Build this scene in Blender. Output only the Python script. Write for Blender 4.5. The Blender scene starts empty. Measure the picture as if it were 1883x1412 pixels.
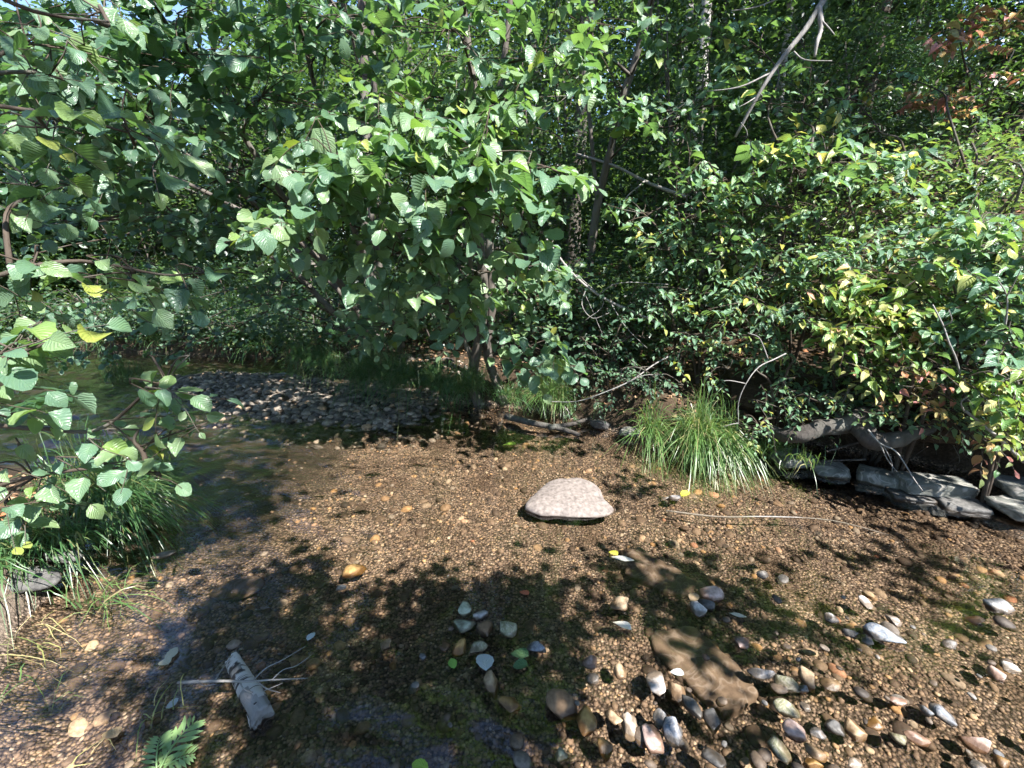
import bpy, bmesh, math, random
import numpy as np
from mathutils import Matrix, Vector

# ------------------------------------------------------------------ camera, sky, sun, exposure
sc = bpy.context.scene
COL = sc.collection
F, CXP, CYP = 790.0, 941.5, 706.0            # focal length and centre of the photograph, in its pixels
PITCH, CAMH = math.radians(16.0), 1.6
cam_d = bpy.data.cameras.new('camera'); cam = bpy.data.objects.new('camera', cam_d); COL.objects.link(cam)
cam.location = (0, 0, CAMH); cam.rotation_euler = (math.pi/2 - PITCH, 0, 0)
cam_d.sensor_width = 36.0; cam_d.lens = F/1883*36.0; cam_d.clip_start = 0.05; cam_d.clip_end = 2000
sc.camera = cam
SUN_EL, SUN_AZ = math.radians(52), math.radians(136)      # azimuth clockwise from +Y
SUN = np.array([math.sin(SUN_AZ)*math.cos(SUN_EL), math.cos(SUN_AZ)*math.cos(SUN_EL), math.sin(SUN_EL)])
w = bpy.data.worlds.new('World'); sc.world = w; w.use_nodes = True
wn = w.node_tree.nodes; bgn = wn['Background']
sky = wn.new('ShaderNodeTexSky'); sky.sky_type = 'NISHITA'; sky.sun_disc = False
sky.dust_density = 0.2; sky.ozone_density = 3.0; sky.sun_elevation = SUN_EL; sky.sun_rotation = SUN_AZ
w.node_tree.links.new(sky.outputs[0], bgn.inputs['Color']); bgn.inputs['Strength'].default_value = 0.095
sun_d = bpy.data.lights.new('sun', 'SUN'); sun_d.energy = 5.0; sun_d.angle = math.radians(0.53); sun_d.color = (1.0, 0.97, 0.925)
sun = bpy.data.objects.new('sun', sun_d); COL.objects.link(sun)
sun.rotation_euler = Vector(SUN).to_track_quat('Z', 'Y').to_euler(); sun.location = (20, -8, 30)
vs = sc.view_settings
vs.view_transform = 'Standard'; vs.look = 'None'; vs.gamma = 1.0; vs.exposure = 2.0; vs.use_curve_mapping = False
cy = sc.cycles
cy.max_bounces = 4; cy.diffuse_bounces = 2; cy.glossy_bounces = 2; cy.transmission_bounces = 3; cy.transparent_max_bounces = 6; cy.use_adaptive_sampling = True; cy.adaptive_threshold = 0.03
cy.caustics_reflective = False; cy.caustics_refractive = False; cy.use_denoising = True; cy.sample_clamp_indirect = 4.0
try: cy.denoising_prefilter = 'ACCURATE'
except Exception: pass

# ------------------------------------------------------------------ helpers
rng = np.random.default_rng(11)
random.seed(11)
CP, SP = math.cos(PITCH), math.sin(PITCH)
def ray(px, py):
    u, v = (px-CXP)/F, (CYP-py)/F
    return np.array([u, CP+SP*v, -SP+CP*v])
def gp(px, py, z=0.0):
    d = ray(px, py); t = (z-CAMH)/d[2]
    return np.array([0, 0, CAMH]) + d*t
def at(px, py, Y):
    d = ray(px, py); return np.array([0, 0, CAMH]) + d*(Y/d[1])
def depth_of(p):
    p = np.asarray(p, float); return p[..., 1]*CP - (p[..., 2]-CAMH)*SP
def proj(p):
    p = np.asarray(p, float); dz = p[..., 2]-CAMH
    dep = np.maximum(p[..., 1]*CP - dz*SP, 1e-3); up = p[..., 1]*SP + dz*CP
    return CXP+F*p[..., 0]/dep, CYP-F*up/dep, p[..., 1]*CP - dz*SP
def nrm(v):
    v = np.asarray(v, float); return v/np.maximum(np.linalg.norm(v, axis=-1, keepdims=True), 1e-9)
def sstep(a, b, x):
    t = np.clip((np.asarray(x, float)-a)/(b-a), 0, 1); return t*t*(3-2*t)
def _hash(i, j, k, s):
    with np.errstate(over='ignore'):
        h = (i.astype(np.uint32)*np.uint32(374761393) + j.astype(np.uint32)*np.uint32(668265263) + k.astype(np.uint32)*np.uint32(2147483647) + np.uint32((s*974634777) & 0xffffffff))
        h = (h ^ (h >> np.uint32(13)))*np.uint32(1274126177)
        h = h ^ (h >> np.uint32(16))
    return (h & np.uint32(0xffff)).astype(float)/65535.0
def vnoise(p, s=0):
    p = np.asarray(p, float) + 1000.0
    i = np.floor(p).astype(np.int64); f = p-i; f = f*f*(3-2*f)
    out = 0
    for a in (0, 1):
        for b in (0, 1):
            for c in (0, 1):
                wgt = (f[..., 0] if a else 1-f[..., 0])*(f[..., 1] if b else 1-f[..., 1])*(f[..., 2] if c else 1-f[..., 2])
                out = out + wgt*_hash(i[..., 0]+a, i[..., 1]+b, i[..., 2]+c, s)
    return out*2-1
def fbm(p, s=0, o=3):
    p = np.asarray(p, float); r = 0; a = 1.0
    for k in range(o):
        r = r + a*vnoise(p*(2**k), s+k); a *= 0.5
    return r

def mesh_np(name, V, faces, uv=None, smooth=True):
    """faces: list of (n, k) int arrays"""
    me = bpy.data.meshes.new(name)
    V = np.asarray(V, np.float32)
    me.vertices.add(len(V)); me.vertices.foreach_set('co', V.ravel())
    fs = [np.asarray(f, np.int32) for f in faces if len(f)]
    loops = np.concatenate([f.ravel() for f in fs]); sizes = np.concatenate([np.full(len(f), f.shape[1], np.int32) for f in fs])
    me.loops.add(len(loops)); me.loops.foreach_set('vertex_index', loops)
    me.polygons.add(len(sizes)); starts = np.concatenate([[0], np.cumsum(sizes)[:-1]]).astype(np.int32)
    me.polygons.foreach_set('loop_start', starts); me.polygons.foreach_set('loop_total', sizes)
    me.polygons.foreach_set('use_smooth', np.full(len(sizes), smooth, bool))
    if uv is not None:
        ul = me.uv_layers.new(name='UVMap'); ul.data.foreach_set('uv', np.asarray(uv, np.float32)[loops].ravel())
    me.update(calc_edges=True); me.validate(clean_customdata=False)
    return me
def link(name, me, mat=None, parent=None, loc=None, kind=None):
    o = bpy.data.objects.new(name, me); COL.objects.link(o)
    if mat is not None and me is not None and len(me.materials) == 0: me.materials.append(mat)
    if parent is not None: o.parent = parent
    if loc is not None: o.location = loc
    if kind: o['kind'] = kind
    return o
def tag(o, label, cat, group=None):
    o['label'] = label; o['category'] = cat
    if group: o['group'] = group
    return o
def empty(name, loc, label, cat, group=None):
    o = bpy.data.objects.new(name, None); COL.objects.link(o); o.location = tuple(map(float, loc)); o.empty_display_size = 0.1
    return tag(o, label, cat, group)

# ------------------------------------------------------------------ materials
ORD = ['leftmost', 'second', 'third', 'fourth', 'fifth', 'sixth', 'seventh', 'eighth', 'ninth', 'tenth', 'eleventh', 'twelfth', 'thirteenth', 'fourteenth']
def nth(k): return 'leftmost of its row' if k == 0 else ORD[k]+' from the left in its row'
class NT:
    def __init__(s, name):
        s.m = bpy.data.materials.new(name); s.m.use_nodes = True; s.t = s.m.node_tree; s.t.nodes.clear()
        s.out = s.n('OutputMaterial')
    def n(s, typ, **kw):
        nd = s.t.nodes.new('ShaderNode'+typ)
        for k, v in kw.items(): setattr(nd, k, v)
        return nd
    def l(s, a, b): s.t.links.new(a, b)
    def put(s, sock, v):
        if isinstance(v, bpy.types.NodeSocket): s.l(v, sock)
        elif isinstance(v, (tuple, list)) and len(v) == 3 and sock.type == 'RGBA': sock.default_value = (*v, 1)
        else: sock.default_value = v
    def math(s, op, a, b=0.0, c=0.0):
        nd = s.n('Math', operation=op); s.put(nd.inputs[0], a); s.put(nd.inputs[1], b); s.put(nd.inputs[2], c); return nd.outputs[0]
    def mix(s, f, a, b, mode='MIX'):
        nd = s.n('Mix', data_type='RGBA', blend_type=mode); s.put(nd.inputs[0], f); s.put(nd.inputs[6], a); s.put(nd.inputs[7], b); return nd.outputs[2]
    def noise(s, scale, vec=None, detail=3.0, rough=0.55, dist=0.0):
        nd = s.n('TexNoise'); nd.inputs['Scale'].default_value = scale; nd.inputs['Detail'].default_value = detail
        nd.inputs['Roughness'].default_value = rough; nd.inputs['Distortion'].default_value = dist
        if vec is not None: s.l(vec, nd.inputs['Vector'])
        return nd
    def ramp(s, f, stops, interp='LINEAR'):
        nd = s.n('ValToRGB'); cr = nd.color_ramp; cr.interpolation = interp
        while len(cr.elements) < len(stops): cr.elements.new(0.5)
        for e, (p, c) in zip(cr.elements, stops): e.position = p; e.color = (*c, 1) if len(c) == 3 else c
        s.l(f, nd.inputs[0]); return nd.outputs[0]
    def maprange(s, v, a, b, c=0.0, d=1.0, smooth=False):
        nd = s.n('MapRange'); nd.interpolation_type = 'SMOOTHSTEP' if smooth else 'LINEAR'
        s.l(v, nd.inputs[0])
        for k, x in zip((1, 2, 3, 4), (a, b, c, d)): nd.inputs[k].default_value = x
        return nd.outputs[0]
    def bump(s, h, strength=0.4, dist=0.01):
        nd = s.n('Bump'); nd.inputs['Strength'].default_value = strength; nd.inputs['Distance'].default_value = dist; s.l(h, nd.inputs['Height']); return nd.outputs[0]
    def principled(s, col, rough=0.7, spec=0.3, normal=None, **kw):
        p = s.n('BsdfPrincipled'); s.put(p.inputs['Base Color'], col); s.put(p.inputs['Roughness'], rough); s.put(p.inputs['Specular IOR Level'], spec)
        if normal is not None: s.l(normal, p.inputs['Normal'])
        return p
    def done(s, sh): s.l(sh, s.out.inputs['Surface']); return s.m

def rnd_node(t):
    oi = t.n('ObjectInfo'); ge = t.n('NewGeometry')
    return t.math('FRACT', t.math('ADD', oi.outputs['Random'], ge.outputs['Random Per Island']))

def leaf_mat(name, stops, trans, tfac=0.30, rough=0.40, spec=0.55, veins=True, nv=8.0):
    """stops: colour ramp over a random number per leaf; trans: tint of the light that comes through"""
    t = NT(name); r = rnd_node(t)
    col = t.ramp(r, stops)
    geo = t.n('NewGeometry'); nz = t.noise(22.0, geo.outputs['Position'], 2.0)
    col = t.mix(t.maprange(nz.outputs[0], 0.35, 0.7, 0.0, 0.35), col, t.mix(1.0, col, (1.25, 1.2, 0.8), 'MULTIPLY'))
    normal = None
    if veins:
        uv = t.n('UVMap'); sx = t.n('SeparateXYZ'); t.l(uv.outputs[0], sx.inputs[0])
        au = t.math('ABSOLUTE', t.math('SUBTRACT', sx.outputs[0], 0.5))
        ph = t.math('FRACT', t.math('SUBTRACT', t.math('MULTIPLY', sx.outputs[1], nv), t.math('MULTIPLY', au, nv*0.75)))
        tri = t.math('ABSOLUTE', t.math('SUBTRACT', ph, 0.5))                 # 0.5 at the vein, 0 between
        vein = t.maprange(tri, 0.36, 0.5, 0.0, 1.0, True)
        rib = t.maprange(au, 0.012, 0.04, 1.0, 0.0)
        vm = t.math('MAXIMUM', t.math('MULTIPLY', vein, 0.7), rib)
        col = t.mix(t.math('MULTIPLY', vm, 0.30), col, t.mix(1.0, col, (1.7, 1.6, 1.5), 'MULTIPLY'))
        normal = t.bump(t.math('SUBTRACT', t.math('MULTIPLY', tri, -1.0), t.math('MULTIPLY', rib, 0.6)), 0.42, 0.010)
    # backs of the leaves are paler and duller
    back = geo.outputs['Backfacing']
    colb = t.mix(t.math('MULTIPLY', back, 0.5), col, t.mix(0.5, col, (0.13, 0.19, 0.10)))
    p = t.principled(colb, t.math('ADD', rough, t.math('MULTIPLY', back, 0.25)), spec, normal)
    tr = t.n('BsdfTranslucent'); t.put(tr.inputs[0], t.mix(0.55, t.mix(1.0, col, (2.2, 2.2, 1.4), 'MULTIPLY'), trans))
    if normal is not None: t.l(normal, tr.inputs['Normal'])
    mx = t.n('MixShader'); mx.inputs[0].default_value = tfac; t.l(p.outputs[0], mx.inputs[1]); t.l(tr.outputs[0], mx.inputs[2])
    return t.done(mx.outputs[0])

G1, G2, G3 = (0.066, 0.125, 0.082), (0.094, 0.170, 0.108), (0.150, 0.220, 0.105)
YL, RD, OR = (0.42, 0.36, 0.07), (0.42, 0.075, 0.07), (0.40, 0.17, 0.06)
M = {}
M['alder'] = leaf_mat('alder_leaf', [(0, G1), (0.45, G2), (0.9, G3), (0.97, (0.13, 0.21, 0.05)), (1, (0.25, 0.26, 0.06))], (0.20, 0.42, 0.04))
M['alder2'] = leaf_mat('alder_leaf_shade', [(0, (0.044, 0.090, 0.058)), (0.5, (0.064, 0.126, 0.076)), (1, (0.095, 0.17, 0.094))], (0.16, 0.36, 0.04))  # darker copy of the alder leaf, shade put into its colour
M['pale'] = leaf_mat('pale_leaf', [(0, (0.062, 0.130, 0.084)), (0.5, (0.100, 0.190, 0.112)), (0.85, (0.15, 0.24, 0.115)), (0.93, (0.25, 0.27, 0.07)), (1, YL)], (0.24, 0.42, 0.05), veins=True, nv=6.0)
M['yellowing'] = leaf_mat('yellowing_leaf', [(0, (0.06, 0.15, 0.05)), (0.4, (0.10, 0.20, 0.05)), (0.65, (0.20, 0.26, 0.06)), (0.8, (0.33, 0.33, 0.13)), (0.95, (0.42, 0.39, 0.17)), (1, (0.40, 0.18, 0.13))], (0.35, 0.42, 0.06), nv=6.0)
M['red'] = leaf_mat('red_leaf', [(0, (0.10, 0.17, 0.06)), (0.3, (0.24, 0.22, 0.07)), (0.5, (0.36, 0.22, 0.09)), (0.75, (0.36, 0.13, 0.10)), (1, (0.40, 0.17, 0.17))], (0.4, 0.22, 0.12), nv=6.0)
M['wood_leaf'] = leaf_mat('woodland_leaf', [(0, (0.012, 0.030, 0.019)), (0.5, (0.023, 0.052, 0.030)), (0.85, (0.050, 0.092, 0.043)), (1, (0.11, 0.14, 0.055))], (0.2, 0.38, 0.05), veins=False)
M['shade_crown_leaf'] = leaf_mat('high_canopy_leaf', [(0, (0.025, 0.05, 0.028)), (1, (0.05, 0.09, 0.045))], (0.10, 0.16, 0.05), 0.12, veins=False)  # leaf of the shading crowns, darkened to keep green out of the reflections
M['bright_leaf'] = leaf_mat('bright_woodland_leaf', [(0, (0.06, 0.13, 0.05)), (0.5, (0.10, 0.18, 0.06)), (1, (0.20, 0.24, 0.08))], (0.3, 0.42, 0.07), veins=False)  # lit copy of the woodland leaf, sunlight put into its paler colour
M['conifer'] = leaf_mat('conifer_needles', [(0, (0.016, 0.045, 0.026)), (1, (0.035, 0.08, 0.035))], (0.08, 0.18, 0.04), 0.15, veins=False)
M['litter'] = leaf_mat('leaf_litter', [(0, (0.09, 0.05, 0.03)), (0.3, (0.16, 0.09, 0.05)), (0.6, (0.24, 0.15, 0.09)), (0.8, (0.32, 0.22, 0.15)), (1, (0.28, 0.11, 0.05))], (0.2, 0.12, 0.05), 0.1, 0.7, 0.2, veins=False)
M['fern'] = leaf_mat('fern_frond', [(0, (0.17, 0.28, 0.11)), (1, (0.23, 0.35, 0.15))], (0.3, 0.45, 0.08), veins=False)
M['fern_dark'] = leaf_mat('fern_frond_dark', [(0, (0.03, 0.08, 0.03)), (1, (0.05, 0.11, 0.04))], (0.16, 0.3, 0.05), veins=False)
def grass_mat(name, stops, trans):
    return leaf_mat(name, stops, trans, 0.3, 0.35, 0.5, veins=False)
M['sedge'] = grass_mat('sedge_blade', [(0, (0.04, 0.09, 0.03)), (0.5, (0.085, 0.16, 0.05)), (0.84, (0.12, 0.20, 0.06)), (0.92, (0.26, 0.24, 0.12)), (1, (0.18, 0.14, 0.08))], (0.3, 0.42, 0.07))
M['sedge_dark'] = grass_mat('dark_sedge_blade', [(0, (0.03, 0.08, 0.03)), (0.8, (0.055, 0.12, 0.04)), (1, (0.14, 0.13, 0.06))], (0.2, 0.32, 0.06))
M['straw'] = grass_mat('straw_blade', [(0, (0.13, 0.19, 0.06)), (0.5, (0.28, 0.27, 0.11)), (1, (0.40, 0.33, 0.18))], (0.3, 0.3, 0.1))

def bark_mat(name, a, b, scale=14.0, stretch=0.25):
    t = NT(name); tc = t.n('TexCoord'); mp = t.n('Mapping'); mp.inputs['Scale'].default_value = (1, 1, stretch); t.l(tc.outputs['Object'], mp.inputs[0])
    n1 = t.noise(scale, mp.outputs[0], 5.0, 0.65); n2 = t.noise(3.0, tc.outputs['Object'], 2.0)
    col = t.mix(n1.outputs[0], a, b); col = t.mix(t.maprange(n2.outputs[0], 0.5, 0.68, 0.0, 0.35), col, (0.20, 0.21, 0.18))
    return t.done(t.principled(col, 0.85, 0.15, t.bump(n1.outputs[0], 0.7, 0.02)).outputs[0])
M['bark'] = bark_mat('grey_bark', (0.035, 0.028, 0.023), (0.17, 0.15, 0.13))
M['dark_bark'] = bark_mat('shaded_dark_bark', (0.02, 0.017, 0.014), (0.085, 0.075, 0.065))  # darker copy of the grey bark, shade of the wood put into it
M['twig'] = bark_mat('brown_twig_bark', (0.025, 0.019, 0.014), (0.095, 0.074, 0.058))
M['deadwood'] = bark_mat('bleached_dead_wood', (0.10, 0.09, 0.085), (0.34, 0.32, 0.30), 24.0, 0.2)
M['wetwood'] = bark_mat('wet_dark_wood', (0.012, 0.010, 0.008), (0.10, 0.088, 0.078), 30.0, 0.3)
def birch_mat(nm='birch_bark', lo=(0.20, 0.185, 0.17), hi=(0.46, 0.44, 0.41)):
    t = NT(nm); tc = t.n('TexCoord'); mp = t.n('Mapping'); mp.inputs['Scale'].default_value = (3, 3, 40); t.l(tc.outputs['Object'], mp.inputs[0])
    n1 = t.noise(1.6, mp.outputs[0], 3.0, 0.6); n2 = t.noise(11.0, tc.outputs['Object'], 4.0)
    m = t.maprange(n1.outputs[0], 0.55, 0.62, 0.0, 1.0); m2 = t.maprange(n2.outputs[0], 0.60, 0.66, 0.0, 1.0)
    base = t.mix(n2.outputs[0], lo, hi)
    col = t.mix(t.math('MAXIMUM', m, m2), base, (0.035, 0.03, 0.028))
    return t.done(t.principled(col, 0.7, 0.25, t.bump(n1.outputs[0], 0.3, 0.01)).outputs[0])
M['birch'] = birch_mat(); M['birch_log'] = birch_mat('fallen_birch_bark', (0.22, 0.20, 0.18), (0.58, 0.55, 0.51))  # standing birches dimmed, shade on the trunks put into the bark colour

def stone_mat(name, a, b, wet=True, scale=24.0, vein=0.0, wl0=0.008):
    t = NT(name); geo = t.n('NewGeometry'); tc = t.n('TexCoord'); oi = t.n('ObjectInfo')
    n1 = t.noise(scale, tc.outputs['Object'], 5.0, 0.7); n2 = t.noise(scale*4, tc.outputs['Object'], 3.0, 0.7)
    ca = t.mix(t.maprange(n1.outputs[0], 0.3, 0.7), a, b)
    sp = t.maprange(n2.outputs[0], 0.58, 0.68, 0.0, 0.55); ca = t.mix(sp, ca, t.mix(1.0, ca, (0.35, 0.33, 0.32), 'MULTIPLY'))
    if vein:
        n3 = t.noise(scale*0.5, tc.outputs['Object'], 2.0, 0.5, 1.5)
        ca = t.mix(t.maprange(t.math('ABSOLUTE', t.math('SUBTRACT', n3.outputs[0], 0.5)), 0.0, 0.05, vein, 0.0), ca, (0.55, 0.5, 0.46))
    ca = t.mix(1.0, ca, t.mix(oi.outputs['Random'], (0.82, 0.80, 0.80), (1.12, 1.1, 1.06)), 'MULTIPLY')
    if wet:
        sx = t.n('SeparateXYZ'); t.l(geo.outputs['Position'], sx.inputs[0])
        nw = t.noise(30.0, geo.outputs['Position'], 2.0)
        wl = t.math('ADD', sx.outputs[2], t.math('MULTIPLY', t.math('SUBTRACT', nw.outputs[0], 0.5), 0.02))
        dry = t.maprange(wl, wl0, wl0+0.012, 0.0, 1.0, True)
        ca = t.mix(dry, t.mix(1.0, ca, (0.34, 0.28, 0.22), 'MULTIPLY'), ca)
        ro = t.maprange(dry, 0.0, 1.0, 0.4, 0.8)
    else: ro = 0.75
    return t.done(t.principled(ca, ro, 0.38 if wet else 0.25, t.bump(n2.outputs[0], 0.35, 0.004)).outputs[0])
STONES = dict(white=((0.42, 0.39, 0.36), (0.66, 0.62, 0.58)), grey=((0.20, 0.20, 0.20), (0.40, 0.39, 0.38)), blue=((0.13, 0.15, 0.18), (0.30, 0.33, 0.38)),
    tan=((0.30, 0.21, 0.12), (0.50, 0.38, 0.25)), ochre=((0.26, 0.14, 0.04), (0.42, 0.27, 0.10)), pink=((0.36, 0.24, 0.20), (0.55, 0.42, 0.37)),
    olive=((0.15, 0.15, 0.09), (0.30, 0.30, 0.19)), dark=((0.05, 0.05, 0.05), (0.14, 0.135, 0.13)), brown=((0.14, 0.085, 0.045), (0.28, 0.18, 0.10)), green=((0.22, 0.25, 0.18), (0.42, 0.46, 0.36)))
for k, (a, b) in STONES.items(): M['st_'+k] = stone_mat(k+'_stone', tuple(0.6*q for q in a), tuple(0.95*q for q in b), True, 42.0, 0.35 if k in ('blue', 'olive', 'grey') else 0.0)
M['boulder'] = stone_mat('pinkish_boulder_stone', (0.075, 0.062, 0.056), (0.25, 0.215, 0.195), True, 34.0, 0.0, -0.004)
M['wallstone'] = stone_mat('weathered_wall_stone', (0.05, 0.052, 0.046), (0.165, 0.17, 0.153), True, 13.0, 0.3)
M['slab'] = stone_mat('mud_coated_slab_stone', (0.060, 0.043, 0.031), (0.17, 0.125, 0.09), False, 16.0, 0.15)
def pebble_mat(name, stops, dark=1.0, wet=0.3):
    t = NT(name); r = rnd_node(t); col = t.ramp(r, stops); geo = t.n('NewGeometry')
    n1 = t.noise(60.0, geo.outputs['Position'], 4.0, 0.7); col = t.mix(t.maprange(n1.outputs[0], 0.35, 0.68), t.mix(1.0, col, (0.55, 0.5, 0.45), 'MULTIPLY'), t.mix(1.0, col, (1.2, 1.15, 1.05), 'MULTIPLY'))
    return t.done(t.principled(col, 1-wet*1.6, 0.35, t.bump(n1.outputs[0], 0.3, 0.003)).outputs[0])
M['bedstone'] = pebble_mat('stream_bed_pebbles', [(0, (0.030, 0.022, 0.017)), (0.3, (0.068, 0.048, 0.035)), (0.55, (0.115, 0.082, 0.059)), (0.70, (0.165, 0.122, 0.090)), (0.80, (0.30, 0.185, 0.085)), (0.88, (0.18, 0.16, 0.14)), (0.96, (0.38, 0.31, 0.23)), (1, (0.28, 0.12, 0.07))], wet=0.15)
M['cobble'] = pebble_mat('half_sunk_cobbles', [(0, (0.030, 0.024, 0.020)), (0.3, (0.065, 0.048, 0.036)), (0.55, (0.105, 0.080, 0.060)), (0.72, (0.13, 0.12, 0.11)), (0.82, (0.08, 0.09, 0.105)), (0.93, (0.27, 0.245, 0.22)), (1, (0.22, 0.14, 0.065))], wet=0.22)
M['gravel'] = pebble_mat('fine_bed_gravel', [(0, (0.085, 0.064, 0.051)), (0.45, (0.165, 0.122, 0.094)), (0.85, (0.26, 0.192, 0.145)), (0.95, (0.38, 0.255, 0.145)), (1, (0.44, 0.37, 0.30))], wet=0.15)
M['barstone'] = pebble_mat('gravel_bar_stones', [(0, (0.05, 0.047, 0.043)), (0.4, (0.11, 0.10, 0.09)), (0.7, (0.19, 0.17, 0.15)), (0.9, (0.32, 0.285, 0.25)), (1, (0.30, 0.20, 0.12))], wet=0.2)

def terrain_mat():
    t = NT('stream_bed_and_soil'); geo = t.n('NewGeometry'); P = geo.outputs['Position']; sx = t.n('SeparateXYZ'); t.l(P, sx.inputs[0])
    n1 = t.noise(3.0, P, 6.0, 0.65); n2 = t.noise(45.0, P, 5.0, 0.75); n3 = t.noise(2.2, P, 4.0, 0.6)
    soil = t.ramp(n1.outputs[0], [(0.3, (0.035, 0.024, 0.015)), (0.5, (0.070, 0.046, 0.028)), (0.62, (0.11, 0.08, 0.05)), (0.75, (0.04, 0.06, 0.025))])
    soil = t.mix(t.maprange(n2.outputs[0], 0.35, 0.7), t.mix(1.0, soil, (0.4, 0.4, 0.4), 'MULTIPLY'), soil)
    sand = t.math('MULTIPLY', t.maprange(t.math('ADD', sx.outputs[0], t.math('MULTIPLY', n3.outputs[0], 0.8)), -0.8, -1.5, 0.0, 1.0), t.maprange(t.math('ADD', sx.outputs[1], t.math('MULTIPLY', n3.outputs[0], 0.8)), 2.4, 1.7, 0.0, 1.0))
    soil = t.mix(sand, soil, t.mix(n2.outputs[0], (0.13, 0.095, 0.07), (0.40, 0.33, 0.27)))
    vo = t.n('TexVoronoi'); vo.inputs['Scale'].default_value = 75.0; t.l(P, vo.inputs['Vector']); sc_ = t.n('SeparateColor'); t.l(vo.outputs['Color'], sc_.inputs[0])
    bedc = t.ramp(sc_.outputs[0], [(0, (0.06, 0.045, 0.035)), (0.4, (0.165, 0.122, 0.093)), (0.75, (0.26, 0.191, 0.143)), (0.93, (0.38, 0.27, 0.17)), (1, (0.46, 0.39, 0.31))])
    bedc = t.mix(t.maprange(n3.outputs[0], 0.5, 0.66, 0.0, 0.8), bedc, t.mix(n2.outputs[0], (0.05, 0.034, 0.024), (0.155, 0.104, 0.069)))
    bedc = t.mix(t.maprange(vo.outputs['Distance'], 0.4, 0.7, 0.0, 0.85), bedc, (0.02, 0.013, 0.008))
    chan = t.math('MULTIPLY', t.maprange(t.math('ADD', sx.outputs[0], t.math('MULTIPLY', n3.outputs[0], 1.2)), -0.55, -1.35, 0.0, 0.9, True), t.maprange(sx.outputs[1], 1.7, 2.5, 0.0, 1.0, True))  # darkened bed colour stands in for light lost in the deeper left channel
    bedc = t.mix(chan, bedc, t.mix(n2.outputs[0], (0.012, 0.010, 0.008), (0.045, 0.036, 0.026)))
    edge = t.maprange(t.math('ADD', sx.outputs[2], t.math('MULTIPLY', t.math('SUBTRACT', n1.outputs[0], 0.5), 0.10)), 0.0, 0.06, 0.0, 1.0, True)
    col = t.mix(edge, bedc, soil)
    h = t.math('SUBTRACT', n2.outputs[0], t.math('MULTIPLY', vo.outputs['Distance'], t.math('SUBTRACT', 1.0, edge)))
    return t.done(t.principled(col, t.maprange(edge, 0, 1, 0.6, 0.9), 0.2, t.bump(h, 0.9, 0.018)).outputs[0])
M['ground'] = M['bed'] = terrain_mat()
def water_mat():
    t = NT('clear_stream_water'); geo = t.n('NewGeometry'); P = geo.outputs['Position']
    mp = t.n('Mapping'); mp.inputs['Rotation'].default_value = (0, 0, math.radians(24)); mp.inputs['Scale'].default_value = (0.55, 1.5, 1); t.l(P, mp.inputs[0])
    n1 = t.noise(16.0, mp.outputs[0], 3.0, 0.55, 0.6); n2 = t.noise(40.0, mp.outputs[0], 2.0, 0.5, 0.4); n0 = t.noise(0.9, P, 2.0)
    sx = t.n('SeparateXYZ'); t.l(P, sx.inputs[0])
    riff = t.maprange(t.math('ADD', sx.outputs[0], t.math('MULTIPLY', n0.outputs[0], 1.5)), 0.4, -1.4, 0.0, 1.0, True)      # rougher riffle on the left
    amp = t.math('ADD', t.math('MULTIPLY', riff, 0.9), 0.16)
    h = t.math('MULTIPLY', amp, t.math('ADD', n1.outputs[0], t.math('MULTIPLY', n2.outputs[0], 0.35)))
    nb = t.bump(h, 1.0, 0.006)
    fr = t.n('Fresnel'); fr.inputs['IOR'].default_value = 1.38; t.l(nb, fr.inputs['Normal'])
    tr = t.n('BsdfTransparent'); tr.inputs[0].default_value = (0.95, 0.91, 0.85, 1)
    gl = t.n('BsdfGlossy'); gl.inputs['Roughness'].default_value = 0.0; gl.inputs['Color'].default_value = (1, 1, 1, 1); t.l(nb, gl.inputs['Normal'])
    mx = t.n('MixShader'); t.l(t.math('MINIMUM', t.math('MULTIPLY', fr.outputs[0], t.math('ADD', t.math('MULTIPLY', fr.outputs[0], 7.0), 1.5)), 1.0), mx.inputs[0]); t.l(tr.outputs[0], mx.inputs[1]); t.l(gl.outputs[0], mx.inputs[2])
    return t.done(mx.outputs[0])
M['water'] = water_mat()

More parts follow.
